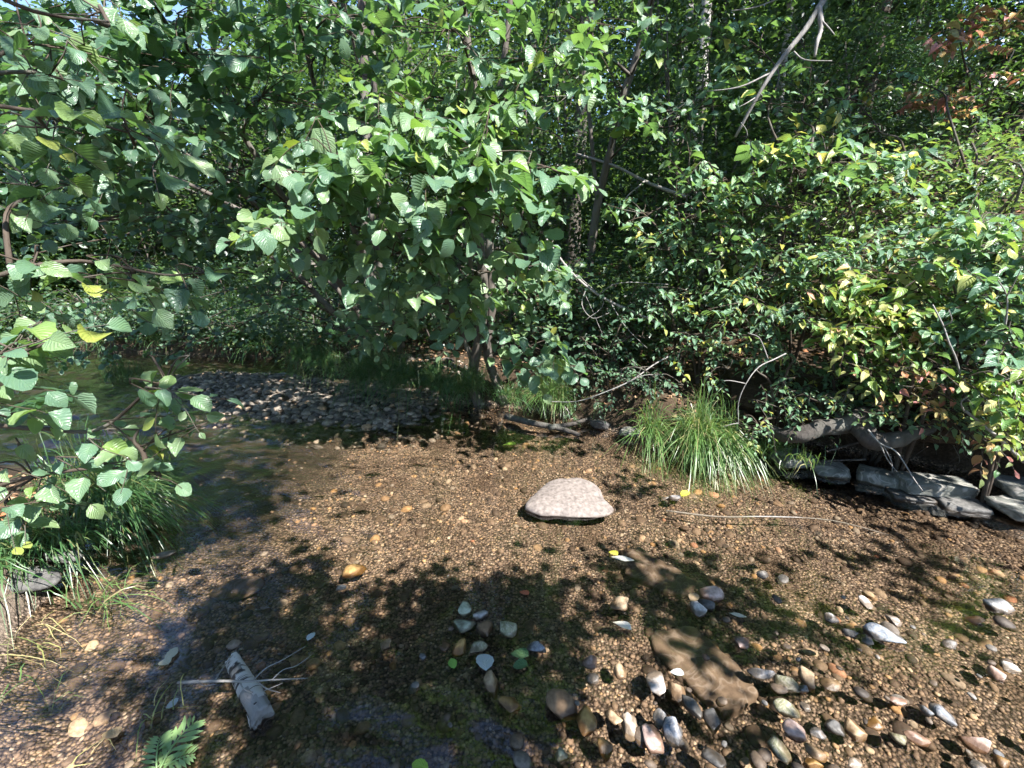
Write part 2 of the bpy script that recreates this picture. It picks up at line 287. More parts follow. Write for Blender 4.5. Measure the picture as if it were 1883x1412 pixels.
# ------------------------------------------------------------------ terrain
FARX = [-60, -14, -9, -4, -2.8, -1.6, -0.5, 0.6, 1.2, 1.7, 2.4, 3.3, 4.5, 8, 60]
FARY = [28, 9.6, 8.0, 7.2, 6.2, 5.3, 4.85, 4.35, 3.75, 3.35, 3.12, 2.62, 1.7, -0.5, -30]
NEAX = [-60, -14, -8, -5, -3.0, -2.5, -2.25, -1.85, -1.45, 0, 2, 5, 8, 60]
NEAY = [25, 6.4, 4.4, 3.5, 2.85, 2.2, 1.55, 1.05, 0.5, -0.1, -0.6, -1.8, -3.4, -33]
def farY(x): return np.interp(x, FARX, FARY)
def neaY(x): return np.interp(x, NEAX, NEAY)
def cave(x): return sstep(1.95, 2.35, x)*(1-sstep(4.8, 5.4, x))
def H(x, y):
    x = np.asarray(x, float); y = np.asarray(y, float)
    p = np.stack([x, y, np.zeros_like(x)], -1)
    wob = 0.10*fbm(p*1.7, 3, 2)
    d1 = y - (farY(x)+0.6*cave(x)) + wob; d2 = neaY(x) - y + wob
    bed = -0.085 + 0.022*fbm(p*1.3, 5, 3) + 0.010*fbm(p*7, 8, 2)
    bx, by = x+2.75, y-5.1
    rx, ry = bx*0.94+by*-0.34, bx*0.34+by*0.94
    bed = bed + 0.155*np.exp(-(rx/2.2)**4-(ry/0.78)**2)
    bed = bed - 0.05*cave(x)*sstep(-0.3, 0.2, y-farY(x))
    slope = 0.05 + 0.30*sstep(-1.0, 6.0, x)*sstep(0, 3, d1)
    top1 = 0.30 + 0.22*cave(x) + np.minimum(slope*np.maximum(d1, 0), 9) + 0.06*fbm(p*0.9, 21, 3)
    h = bed + (top1-bed)*sstep(-0.10, 0.24, d1)
    top2 = 0.15 + 0.06*np.clip(d2, 0, 20) + 0.03*fbm(p*1.5, 33, 3)
    h = h + (top2-h)*sstep(-0.30, 0.45, d2)
    return h + 0.008*fbm(p*9, 41, 2)*sstep(-0.1, 0.1, h)
def grow(start, step, end, k=1.18):
    out = [start]; s = step
    while abs(out[-1]) < abs(end): s *= k; out.append(out[-1]+(s if end > 0 else -s))
    return out[1:]
gx = np.array(sorted(grow(-7, 0.07, -320)) + list(np.arange(-7, 5.001, 0.06)) + grow(5, 0.07, 320))
gy = np.array(sorted(grow(-0.3, 0.07, -320)) + list(np.arange(-0.3, 8.201, 0.06)) + grow(8.2, 0.07, 320))
XX, YY = np.meshgrid(gx, gy, indexing='ij'); ZZ = H(XX, YY)
V = np.stack([XX, YY, ZZ], -1).reshape(-1, 3); nyg = len(gy)
ii, jj = np.meshgrid(np.arange(len(gx)-1), np.arange(nyg-1), indexing='ij'); a = (ii*nyg+jj).ravel()
Q = np.stack([a, a+nyg, a+nyg+1, a+1], -1)
zc = V[Q][:, :, 2].mean(1); xc = V[Q][:, :, 0].mean(1); yc = V[Q][:, :, 1].mean(1)
isbed = (zc < 0.075) & (yc < farY(xc)+1.0) & (yc > neaY(xc)-0.05)
def sub(V, Q):
    u, inv = np.unique(Q.ravel(), return_inverse=True); return V[u], inv.reshape(Q.shape)
v_, q_ = sub(V, Q[~isbed]); ground = link('ground', mesh_np('ground', v_, [q_]), M['ground'], kind='structure')
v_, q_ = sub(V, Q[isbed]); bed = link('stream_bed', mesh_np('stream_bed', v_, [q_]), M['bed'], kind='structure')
wx = np.array(sorted(grow(-7, 0.04, -18, 1.25)) + list(np.arange(-7, 3.2, 0.03)) + grow(3.2, 0.04, 9, 1.2)); wy = np.array(sorted(grow(0.6, 0.04, -6, 1.3)) + list(np.arange(0.6, 7.0, 0.03)) + grow(7.0, 0.04, 11, 1.25))
WX, WY = np.meshgrid(wx, wy, indexing='ij'); p_ = np.stack([WX, WY, 0*WX], -1); ca_, sa_ = math.cos(0.45), math.sin(0.45)
pr = np.stack([(WX*ca_-WY*sa_)*0.62, (WX*sa_+WY*ca_)*1.35, 0*WX], -1); nb_ = fbm(p_*0.8, 91, 2)
riff = sstep(0.1, -1.3, WX+0.7*nb_); calm = 0.05+0.07*sstep(0.0, 0.7, fbm(p_*1.4, 93, 2)); front = 0.8*sstep(2.1, 1.3, WY+0.5*nb_)*sstep(0.9, 0.1, WX)
amp = np.maximum(np.maximum(riff, calm), front)*(1+1.6*sstep(-1.8, -3.5, WX))
WZ = amp*(0.0100*vnoise(pr*6.5, 95)+0.0060*vnoise(pr*14, 96)+0.0012*vnoise(pr*30, 97))
nwy = len(wy); a = (np.arange(len(wx)-1)[:, None]*nwy+np.arange(nwy-1)[None]).ravel()
water = link('water', mesh_np('water', np.stack([WX, WY, WZ], -1).reshape(-1, 3), [np.stack([a, a+nwy, a+nwy+1, a+1], -1)]), M['water'], kind='structure')

# ------------------------------------------------------------------ shape builders
def catmull(P, n):
    P = np.asarray(P, float); P = np.vstack([2*P[0]-P[1], P, 2*P[-1]-P[-2]]); out = []
    for i in range(1, len(P)-2):
        for t in np.linspace(0, 1, n, endpoint=False):
            out.append(0.5*((2*P[i])+(-P[i-1]+P[i+1])*t+(2*P[i-1]-5*P[i]+4*P[i+1]-P[i+2])*t*t+(-P[i-1]+3*P[i]-3*P[i+1]+P[i+2])*t**3))
    out.append(P[-2]); return np.array(out)
class Acc:
    def __init__(s): s.V = []; s.F = []; s.n = 0
    def add(s, V, F): s.V.append(V); s.F.append(np.asarray(F)+s.n); s.n += len(V)
    def tube(s, pts, r0, r1, sides=6, n=3, wob=0.0, smooth=True, seed=0):
        P = catmull(pts, n) if (smooth and len(pts) > 2) else np.asarray(pts, float)
        T = nrm(np.gradient(P, axis=0)); up = np.array([0.31, 0.17, 0.93])
        if abs(T[0] @ up) > 0.93: up = np.array([0.9, 0.3, 0.1])
        A = nrm(np.cross(T, up)); B = np.cross(T, A)
        k = np.linspace(0, 1, len(P)); R = (r0*(1-k)+r1*k)[:, None]
        th = np.arange(sides)/sides*2*math.pi
        ring = A[:, None]*np.cos(th)[None, :, None] + B[:, None]*np.sin(th)[None, :, None]
        rr = np.repeat(R, sides, 1)
        if wob: rr = rr*(1+wob*fbm(np.stack([np.cos(th)[None]*1.3+0*R, np.sin(th)[None]*1.3+0*R, np.cumsum(np.r_[0, np.linalg.norm(np.diff(P, axis=0), axis=1)])[:, None]*7+0*th[None]], -1), 60+seed, 2))
        V = (P[:, None]+ring*rr[..., None]).reshape(-1, 3)
        a = np.arange(len(P)-1)[:, None]*sides; b = np.arange(sides)[None]; c = (b+1) % sides
        Fq = np.stack([a+b, a+c, a+c+sides, a+b+sides], -1).reshape(-1, 4)
        m = len(V); V = np.vstack([V, P[0], P[-1]]); e = (len(P)-1)*sides
        caps = [[m, c, b, b] for b, c in zip(range(sides), [(i+1) % sides for i in range(sides)])] + [[m+1, e+b, e+(b+1) % sides, e+(b+1) % sides] for b in range(sides)]
        s.add(V, Fq); s.capf = getattr(s, 'capf', []); off = s.n-len(V)
        s.capf.append(np.array([q[:3] for q in caps])+off)
    def mesh(s, name, origin=(0, 0, 0)):
        return mesh_np(name, np.vstack(s.V)-np.asarray(origin), [np.vstack(s.F)] + ([np.vstack(s.capf)] if hasattr(s, 'capf') else []))

def ico(sub):
    bm = bmesh.new(); bmesh.ops.create_icosphere(bm, subdivisions=sub, radius=1.0)
    V = np.array([v.co[:] for v in bm.verts]); Fc = np.array([[v.index for v in f.verts] for f in bm.faces]); bm.free(); return V, Fc
ICO = {k: ico(k) for k in (1, 2, 3, 4, 5)}
def rock_shape(seed, sub=3, planes=0, rough=0.10, freq=1.3, keep=0.72, detail=0.0):
    V, Fc = ICO[sub]; V = V.copy(); r = np.random.default_rng(seed)
    V = V*(1+rough*fbm(V*freq+r.uniform(0, 40, 3), 7, 2))[:, None]
    for _ in range(planes):
        nn = nrm(r.normal(size=3)); d = r.uniform(keep-0.1, keep+0.12); ex = np.maximum(V @ nn - d, 0); V = V-ex[:, None]*nn*0.94
    if detail: V = V*(1+detail*fbm(V*5+r.uniform(0, 40, 3), 9, 3))[:, None]
    V = V/np.abs(V).max(0); return V, Fc
def rotz(a): c, s = math.cos(a), math.sin(a); return np.array([[c, -s, 0], [s, c, 0], [0, 0, 1]])
def place_many(T, Fc, pos, R, S, uv=None):
    """T (N,3) template, pos (K,3), R (K,3,3) columns are axes, S (K,) or (K,3)"""
    S = np.asarray(S, float); S = S[:, None] if S.ndim == 1 else S
    V = (T[None]*S[:, None, :]) @ np.transpose(R, (0, 2, 1)) + pos[:, None]
    K, N = len(pos), len(T)
    return V.reshape(-1, 3), (Fc[None]+(np.arange(K)*N)[:, None, None]).reshape(-1, Fc.shape[1]), (np.tile(uv, (K, 1)) if uv is not None else None)

# leaves: length 1 along +y, blade in xy, face up +z
def leaf_template(rows, cols, wr, seed, shape='round', serr=0.05, curl=0.24, fold=0.20, pleat=0.012):
    r = np.random.default_rng(seed); v = np.linspace(0, 1, rows); us = np.linspace(-1, 1, cols)
    if shape == 'round': prof = np.sin(np.pi*np.clip(v, 0, 1)**0.85)**0.62
    elif shape == 'ovate': prof = np.sin(np.pi*v**0.72)**0.85
    else: prof = np.sin(np.pi*v**0.9)**1.1
    prof = prof*(1-0.25*(v-0.45)*(v > 0.45)); prof[0] = 0.03; prof[-1] = 0.02
    V, UV = [], []
    cu = curl*(1+0.8*r.normal()); fo = fold*(1+0.7*r.normal()); tw = 0.45*r.normal(); ben = 0.14*r.normal()
    for i, vv in enumerate(v):
        for u in us:
            z = fo*abs(u)*prof[i]*wr - cu*vv*vv + pleat*(1 if i % 2 else -1)*abs(u) + tw*u*wr*prof[i]*(vv-0.3)
            wv = wr*prof[i]*u*(1+(serr*(1 if i % 2 else -1) if abs(u) == 1 else 0)); yy = vv + (0.10*wr*abs(u)*prof[i])
            V.append((wv*0.5*1.0+ben*vv*vv, yy*(1-0.08*cu), z)); UV.append(((u+1)/2, vv))
    V, UV = np.array(V), np.array(UV)
    i, j = np.meshgrid(np.arange(rows-1), np.arange(cols-1), indexing='ij'); a = (i*cols+j).ravel()
    return V, np.stack([a, a+1, a+cols+1, a+cols], -1), UV
HI = {'alder': [leaf_template(10, 3, 0.84*(0.78, 1.0, 0.9, 1.12, 0.85, 1.05)[s % 6], s, 'ovate' if s % 4 == 3 else 'round', 0.05) for s in range(12)],
      'ovate': [leaf_template(7, 3, 0.56, 20+s, 'ovate', 0.0) for s in range(5)],
      'lance': [leaf_template(6, 3, 0.36, 40+s, 'lance', 0.0) for s in range(4)]}
LO = {'alder': [leaf_template(5, 3, 0.84, 60+s, 'round', 0.0) for s in range(4)],
      'ovate': [leaf_template(4, 3, 0.56, 70+s, 'ovate', 0.0) for s in range(4)],
      'lance': [leaf_template(4, 3, 0.34, 80+s, 'lance', 0.0) for s in range(3)]}
def tiny(wr, f=0.12):
    V = np.array([(0, 0, 0), (-wr/2, 0.45, f), (0, 0.5, 0), (wr/2, 0.45, f), (0, 1, -0.12)]); Fc = np.array([(0, 2, 1), (0, 3, 2), (2, 4, 1), (2, 3, 4)])
    return V, Fc, np.array([(0.5, 0), (0, 0.5), (0.5, 0.5), (1, 0.5), (0.5, 1)])
TINY = {'broad': tiny(0.72), 'ovate': tiny(0.5), 'needle': tiny(0.22, 0.02)}
HIM = {}
for k, lst in HI.items(): HIM[k] = [(mesh_np(k+'_leaf', *(lambda t: (t[0], [t[1]], t[2]))(t))) for t in lst]
def basis(y, z):
    y = nrm(y); x = nrm(np.cross(y, z)); z = np.cross(x, y); return np.stack([x, y, z], -1)

LEAFN = nrm(np.array([0.25, -0.30, 0.85]))
def spray(base, d, length, n, size, r, face=0.6, droop=0.35, opposite=False, wide=1.0):
    """twig points and leaf (pos, R, size) lists"""
    d = nrm(d); P = [np.asarray(base, float)]; k = 6
    for i in range(k):
        d = nrm(d + np.array([0, 0, -droop/k]) + r.normal(0, 0.10, 3)); P.append(P[-1]+d*length/k)
    P = np.array(P); pn = nrm(np.array([0, 0, 1.0]) + face*LEAFN + r.normal(0, 0.25, 3))
    pos, Y, Z, S = [], [], [], []
    for i in range(n):
        t = (i+0.6)/n; q = P[0]+0; idx = t*k; a = int(min(idx, k-1)); q = P[a]+(P[a+1]-P[a])*(idx-a); tan = nrm(P[a+1]-P[a])
        side = nrm(np.cross(pn, tan))
        for sg in ((1, -1) if opposite else ((1,) if i % 2 else (-1,))):
            ang = math.radians(r.uniform(38, 75))*wide*(0.15 if i == n-1 and not opposite else 1)
            y = nrm(tan*math.cos(ang)+side*sg*math.sin(ang)+np.array([0, 0, -r.uniform(0.05, 0.55)*droop*2]))
            z = nrm(pn + r.normal(0, 0.45, 3) + face*0.5*LEAFN)
            s = size*r.uniform(0.5, 1.18)*(0.72+0.28*math.sin(math.pi*min(1, t+0.15)))
            pos.append(q+y*0.10*s); Y.append(y); Z.append(z); S.append(s)
    return P, pos, Y, Z, S

class Plant:
    def __init__(s, name, label, cat, loc, group=None, seed=0):
        s.e = empty(name, loc, label, cat, group); s.o = np.asarray(loc, float); s.r = np.random.default_rng(seed)
        s.tw = Acc(); s.pos, s.Y, s.Z, s.S = [], [], [], []; s.pts = []
    def stem(s, pts, r0, r1, name='stem', mat='bark', sides=8):
        a = Acc(); a.tube(pts, r0, r1, sides, 5, 0.10, seed=len(s.pts)); link(name, a.mesh(name, s.o), M[mat], s.e)
        C = catmull(pts, 5) if len(pts) > 2 else np.asarray(pts, float); s.pts.append(C); return C
    def near(s, p, r=0.0):
        A = np.vstack(s.pts); d = np.linalg.norm(A-p, axis=1) + 0.9*np.maximum(A[:, 2]-p[2]+0.1, 0)
        return A[np.argmin(d)]
    def limb(s, p, r0=0.012, r1=0.005, sag=0.12):
        q = s.near(p); m = (p+q)/2; L = np.linalg.norm(p-q)
        m1 = q+(p-q)*0.35+s.r.normal(0, 0.06*L, 3)+np.array([0, 0, sag*L]); m2 = q+(p-q)*0.7+s.r.normal(0, 0.05*L, 3)+np.array([0, 0, sag*L*0.8])
        C = [q, m1, m2, p]; s.tw.tube(C, r0, r1, 5, 4); return catmull(C, 5)
    def blob(s, px, py, rx, ry, y0, y1, n, size, length=(0.28, 0.5), leaves=(6, 10), dirs=None, limb=True, droop=0.4, face=0.6, opposite=False, wide=1.0):
        c = at(px, py, (y0+y1)/2)
        L = s.limb(c) if limb else None
        for _ in range(n):
            a = s.r.uniform(0, 2*math.pi); q = math.sqrt(s.r.uniform(0, 1))
            p = at(px+rx*q*math.cos(a), py+ry*q*math.sin(a), s.r.uniform(y0, y1))
            if p[2] < H(p[0], p[1])+0.12: p[2] = H(p[0], p[1])+0.12+s.r.uniform(0, 0.1)
            d = (np.array(dirs) if dirs is not None else np.array([0.1, -0.6, 0.05])) + s.r.normal(0, 0.55, 3)*np.array([1, 1, 0.5])
            ln = s.r.uniform(*length); b = p-nrm(d)*ln*0.5
            T, pos, Y, Z, S = spray(b, d, ln, int(s.r.integers(*leaves)), size, s.r, face, droop, opposite, wide)
            if L is not None:
                w = L[int(len(L)*0.35):]; q = w[np.argmin(np.linalg.norm(w-b, axis=1)+s.r.uniform(0, 0.15, len(w)))]
                mid = (q+b)/2+s.r.normal(0, 0.02, 3)+np.array([0, 0, 0.02]); s.tw.tube([q, mid, T[0]], 0.0042, 0.003, 4, 3); s.tw.tube(T, 0.003, 0.0012, 4, 1, smooth=False)
            else: s.tw.tube(T, 0.003, 0.0012, 4, 1, smooth=False)
            s.pos += pos; s.Y += Y; s.Z += Z; s.S += S
    def finish(s, shape, mat, parts=300, twigmat='twig', minpx=11):
        if s.tw.V: link('twigs', s.tw.mesh('twigs', s.o), M[twigmat], s.e, kind='stuff')
        if not s.pos: return s.e
        pos, S = np.array(s.pos), np.array(s.S); R = basis(np.array(s.Y), np.array(s.Z)); pos = pos-s.o
        X, Yp, D = proj(pos+s.o); px = np.where((D > 0.3) & (X > -20) & (X < 1903) & (Yp > -20) & (Yp < 1430), S*F/np.maximum(D, 0.3), 0)
        order = np.argsort(-px); take = order[:parts]; take = take[px[take] > minpx]; rest = np.setdiff1d(np.arange(len(S)), take)
        ms = HIM[shape]
        for m in ms:
            if not m.materials: m.materials.append(M[mat])
        byk = len(ms)
        for i in take:
            k = int(s.r.integers(byk)); me = ms[k]
            if me.materials[0] != M[mat]: me = variant(me, mat)
            o = bpy.data.objects.new('leaf', me); COL.objects.link(o); o.parent = s.e
            mt = np.eye(4); mt[:3, :3] = R[i]*S[i]; mt[:3, 3] = pos[i]; o.matrix_basis = Matrix(mt.tolist())
        if len(rest):
            Vs, Fs, Us, n = [], [], [], 0
            near = px[rest] > 22
            for flag, lib in ((True, HI[shape]), (False, LO[shape])):
                sel = rest[near == flag]; ks = s.r.integers(0, len(lib), len(sel))
                for k, (T, Fc, U) in enumerate(lib):
                    q = sel[ks == k]
                    if not len(q): continue
                    v, f, u = place_many(T, Fc, pos[q], R[q], S[q], U); Vs.append(v); Fs.append(f+n); Us.append(u); n += len(v)
            link('foliage', mesh_np('foliage', np.vstack(Vs), [np.vstack(Fs)], np.vstack(Us)), M[mat], s.e, kind='stuff')
        return s.e
_var = {}
def variant(me, mat):
    k = (me.name, mat)
    if k not in _var:
        m2 = me.copy(); m2.materials.clear(); m2.materials.append(M[mat]); _var[k] = m2
    return _var[k]

def cluster_leaves(centers, per, rad, size, r, tmpl='broad', flat=0.45, face=0.5, spread=0.45):
    """many small leaves in flat drifts round the centres -> verts, faces, uvs"""
    K = len(centers)*per; c = np.repeat(centers, per, 0)
    off = r.normal(0, 1, (K, 3))*np.array([rad, rad, rad*flat]); pos = c+off
    tilt = np.repeat(r.normal(0, 0.35, (len(centers), 3)), per, 0)
    Z = nrm(np.array([0, 0, 1.0])+face*LEAFN+tilt+r.normal(0, spread, (K, 3)))
    Yv = nrm(r.normal(0, 1, (K, 3))*np.array([1, 1, 0.3])+nrm(off)*0.6+np.array([0, 0, -0.35]))
    R = basis(Yv, Z); T, Fc, U = TINY[tmpl]
    return place_many(T, Fc, pos, R, size*r.uniform(0.6, 1.25, K), U)
def shrub(name, label, cat, x, y, h, rad, nclus, per, size, mat, group, seed, tmpl='broad', stems=6, lean=(0, 0), low=0.0, crad=0.20, barkm='bark'):
    r = np.random.default_rng(seed); z = float(H(x, y)); o = np.array([x, y, z]); e = empty(name, o, label, cat, group)
    C = []
    while len(C) < nclus:
        p = r.uniform(-1, 1, 3)
        if np.linalg.norm(p) > 1: continue
        C.append([p[0]*rad+lean[0]*(p[2]+1)/2, p[1]*rad+lean[1]*(p[2]+1)/2, low+(h-low)*(p[2]*0.5+0.5)])
    C = np.array(C); C[:, 2] = np.maximum(C[:, 2], 0.05)
    acc = Acc()
    for k in range(stems):
        tgt = C[r.integers(len(C))]; tgt = tgt*np.array([1, 1, 1]) if tgt[2] > h*0.5 else np.array([tgt[0], tgt[1], h*r.uniform(0.6, 0.95)])
        b = np.array([r.normal(0, 0.08), r.normal(0, 0.08), -0.08]); m = b+(tgt-b)*0.5+r.normal(0, 0.06*h, 3)*np.array([1, 1, 0.3])
        a2 = Acc(); a2.tube([b, m, tgt], 0.010+0.007*h, 0.006, 6, 5, 0.1, seed=k); link('stem', a2.mesh('stem'), M[barkm], e)
        for q in range(4):
            t = r.uniform(0.35, 0.95); s0 = b+(tgt-b)*t if t < 0 else catmull([b, m, tgt], 6)[int(t*12)]; cc = C[np.argsort(np.linalg.norm(C-s0, axis=1))[r.integers(2, 12)]]
            acc.tube([s0, (s0+cc)/2+r.normal(0, 0.05, 3), cc], 0.008, 0.002, 4, 3)
    link('twigs', acc.mesh('twigs'), M['twig'], e, kind='stuff')
    v, f, u = cluster_leaves(C, per, crad, size, r, tmpl); link('crown', mesh_np('crown', v, [f], u), M[mat], e, kind='stuff')
    return e
def tall_tree(name, label, cat, x, y, h, r0, crown, mat, group, seed, lean=(0, 0), barkm='bark', size=0.11, tmpl='broad', per=60):
    """crown: list of (dx, dy, z, rad, radz, nclusters)"""
    r = np.random.default_rng(seed); z = float(H(x, y)); o = np.array([x, y, z]); e = empty(name, o, label, cat, group)
    pts = [np.array([lean[0]*t, lean[1]*t, -0.15+h*t])+(r.normal(0, 0.05*h*0.15, 3)*np.array([1, 1, 0]) if 0 < t < 1 else 0) for t in np.linspace(0, 1, 6)]
    a = Acc(); a.tube(pts, r0, r0*0.25, 10, 6, 0.08, seed=seed); link('trunk', a.mesh('trunk'), M[barkm], e)
    C = catmull(pts, 6); cen = []; acc = Acc()
    for (dx, dy, cz, rad, rz, n) in crown:
        c0 = np.array([dx, dy, cz]); q = r.normal(0, 1, (n, 3)); q = q/np.linalg.norm(q, axis=1, keepdims=True)*r.uniform(0.2, 1, (n, 1))**0.5
        cs = c0+q*np.array([rad, rad, rz]); cen.append(cs)
        s0 = C[np.argmin(np.linalg.norm(C-(c0-np.array([0, 0, 0.35*np.linalg.norm(c0[:2])+0.4])), axis=1))]
        mid = (s0+c0)/2+r.normal(0, 0.15, 3); acc.tube([s0, mid, c0], r0*0.32, r0*0.1, 6, 5)
        for cc in cs[:max(4, n//3)]: acc.tube([s0+(c0-s0)*r.uniform(0.5, 1), (c0+cc)/2+r.normal(0, 0.08, 3), cc], r0*0.1, 0.004, 4, 3)
    link('limbs', acc.mesh('limbs'), M[barkm if barkm != 'birch' else 'twig'], e, kind='stuff')
    v, f, u = cluster_leaves(np.vstack(cen), per, 0.26, size, r, tmpl, 0.5)
    link('crown', mesh_np('crown', v, [f], u), M[mat], e, kind='stuff'); return e

def blades(base, n, length, spread, r, width=0.006, out=0.9, lean=(0, 0), rise=1.0, segs=5):
    """arching grass blades from round a base point"""
    Vs, Fs, nn = [], [], 0
    b = base+np.stack([r.normal(0, spread, n), r.normal(0, spread, n), np.zeros(n)], -1)
    az = r.uniform(0, 2*math.pi, n); L = length*r.uniform(0.45, 1.15, n); o = out*r.uniform(0.25, 1.15, n)
    dirx = np.stack([np.cos(az), np.sin(az), 0*az], -1)*o[:, None]+np.array([lean[0], lean[1], 0]); t = np.linspace(0, 1, segs+1)
    up = rise*r.uniform(0.75, 1.1, n)
    x = t[None]*0.75+0.25*t[None]**2; zt = (1.55*t-1.35*t**2)[None]
    hn = np.linalg.norm(dirx, axis=1)[:, None]
    zt = np.clip(1.3-hn*0.45, 0.35, 1.2)*t[None]*1.25-(0.55+hn*0.75)*t[None]**2*0.95
    P = b[:, None]+dirx[:, None]*x[..., None]*L[:, None, None]*0.75; P[..., 2] += zt*L[:, None]*up[:, None]
    P += r.normal(0, 0.006, P.shape)*t[None, :, None]
    sd = np.cross(dirx+1e-4, [0, 0, 1.0]); sd = nrm(sd+r.normal(0, 0.3, sd.shape)); wd = width*r.uniform(0.6, 1.3, n)[:, None]*np.clip(1.1-t[None]**2.2, 0.06, 1)
    A = P-sd[:, None]*wd[..., None]/2; B = P+sd[:, None]*wd[..., None]/2
    V = np.stack([A, B], 2).reshape(-1, 3); m = (segs+1)*2
    i = np.arange(segs)*2; q = np.stack([i, i+1, i+3, i+2], -1); Fq = (q[None]+(np.arange(n)*m)[:, None, None]).reshape(-1, 4)
    return V, Fq
def tussock(name, label, px, py, n, length, spread, mat, seed, group=None, z=None, Y=None, subs=5, jit=0.12, cat='grass tussock', **kw):
    r = np.random.default_rng(seed); c = gp(px, py, 0.0 if z is None else z) if Y is None else at(px, py, Y)
    Vs, Fs, nn = [], [], 0
    for k in range(subs):
        b = c+np.array([r.normal(0, jit), r.normal(0, jit*0.6), 0]); b[2] = max(float(H(b[0], b[1])), -0.02)-0.01 if z is None else c[2]+r.normal(0, 0.02)
        v, f = blades(b, n//subs, length*r.uniform(0.85, 1.1), spread, r, **kw); Vs.append(v); Fs.append(f+nn); nn += len(v)
    V = np.vstack(Vs); o = link(name, mesh_np(name, V-c, [np.vstack(Fs)]), M[mat], loc=c); return tag(o, label, cat, group)

# ------------------------------------------------------------------ gravel bar split off the bed, stones of the bed
def bar_w(x, y):
    bx, by = x+2.75, y-5.1; rx, ry = bx*0.94+by*-0.34, bx*0.34+by*0.94
    return np.exp(-(rx/2.2)**4-(ry/0.78)**2)
me = bed.data; co = np.empty(len(me.vertices)*3, np.float32); me.vertices.foreach_get('co', co); co = co.reshape(-1, 3)
lv = np.empty(len(me.loops), np.int32); me.loops.foreach_get('vertex_index', lv); q_ = lv.reshape(-1, 4)
cc = co[q_].mean(1); isbar = (bar_w(cc[:, 0], cc[:, 1]) > 0.42)
va, qa = sub(co, q_[isbar]); vb, qb = sub(co, q_[~isbar])
bar = link('gravel_bar', mesh_np('gravel_bar', va, [qa]), M['bed'], kind='structure')
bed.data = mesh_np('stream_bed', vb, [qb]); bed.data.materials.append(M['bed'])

PEB = [rock_shape(100+k, 2, 2 if k % 2 else 0, 0.16, 1.0, 0.78) for k in range(6)]
PEB1 = [rock_shape(120+k, 1, 0, 0.22, 1.0) for k in range(4)]
PEB2 = [rock_shape(140+k, 2, 3, 0.16, 1.0, 0.75) for k in range(5)]
def peb_meshes(lib, mat, nm):
    out = []
    for T, Fc in lib: m = mesh_np(nm, T, [Fc]); m.materials.append(M[mat]); out.append(m)
    return out
def scatter(region, n, r):
    x0, x1, y0, y1 = region; x = r.uniform(x0, x1, n*3); y = r.uniform(y0, y1, n*3); return x, y
def rand_rot(n, r, tilt=0.3):
    z = nrm(np.stack([r.normal(0, tilt, n), r.normal(0, tilt, n), np.ones(n)], -1)); a = r.uniform(0, 2*math.pi, n)
    return basis(np.stack([np.cos(a), np.sin(a), 0*a], -1), z)
def stones(parent, mask, region, n, rad, lib, meshes, mat, parts, seed, nm, sink=0.3, zmin=None):
    r = np.random.default_rng(seed); x = r.uniform(region[0], region[1], n*6); y = r.uniform(region[2], region[3], n*6)
    k = mask(x, y, r)
    x, y = x[k][:n], y[k][:n]; n = len(x); z = H(x, y); rr = rad[0]*(rad[1]/rad[0])**(r.uniform(0, 1, n)**1.6)
    S = np.stack([rr*r.uniform(0.85, 1.25, n), rr*r.uniform(0.75, 1.1, n), rr*r.uniform(0.45, 0.75, n)], -1); pos = np.stack([x, y, z+S[:, 2]*sink], -1); R = rand_rot(n, r)
    if zmin is not None: pos[:, 2] = np.maximum(pos[:, 2], zmin-S[:, 2]*0.6+r.normal(0, 0.006, n))
    X, Yp, D = proj(pos); px = np.where((D > 0.3) & (X > 0) & (X < 1883) & (Yp < 1412), 2*rr*F/np.maximum(D, 0.3), 0)
    take = np.argsort(-px)[:parts]; take = take[px[take] > 9]; rest = np.setdiff1d(np.arange(n), take)
    for i in take:
        o = bpy.data.objects.new(nm, meshes[int(r.integers(len(meshes)))]); COL.objects.link(o); o.parent = parent
        mt = np.eye(4); mt[:3, :3] = R[i]*S[i][None]; mt[:3, 3] = pos[i]; o.matrix_basis = Matrix(mt.tolist())
    Vs, Fs, m = [], [], 0; ks = r.integers(0, len(lib), n)
    for k, (T, Fc) in enumerate(lib):
        q = rest[ks[rest] == k]
        if len(q):
            v, f, _ = place_many(T, Fc, pos[q], R[q], S[q]); Vs.append(v); Fs.append(f+m); m += len(v)
    if Vs: link(nm+'_mass', mesh_np(nm, np.vstack(Vs), [np.vstack(Fs)]), M[mat], parent, kind='stuff')
def in_stream(x, y, r): return ((x+0.25*vnoise(np.stack([x*2, y*2, 0*x], -1), 15) > -1.4) | (y < 2.0) | (r.uniform(0, 1, len(x)) < 0.06)) & (y < farY(x)-0.02+0.5*cave(x)) & (y > neaY(x)+0.15) & (bar_w(x, y) < 0.45)
bm_ = peb_meshes(PEB, 'bedstone', 'bed_pebble')
dens = lambda x, y, r: in_stream(x, y, r) & (r.uniform(0, 1, len(x)) < 0.25+0.75*sstep(-0.25, 0.3, vnoise(np.stack([x*1.1, y*1.1, 0*x], -1), 77)+0.25*(x > 0)))
stones(bed, dens, (-2.6, 4.4, 0.7, 5.0), 1700, (0.013, 0.040), PEB, bm_, 'bedstone', 290, 5, 'pebble', 0.0)
stones(bed, lambda x, y, r: in_stream(x, y, r) & (fbm(np.stack([x*1.5, y*1.5, 0*x], -1), 64, 3)+r.normal(0, 0.18, len(x)) > -0.05), (-2.8, 4.6, 0.8, 5.2), 14000, (0.004, 0.015), PEB1, bm_, 'gravel', 0, 6, 'gravel', 0.35)
bm3 = peb_meshes(PEB2, 'cobble', 'bed_cobble')
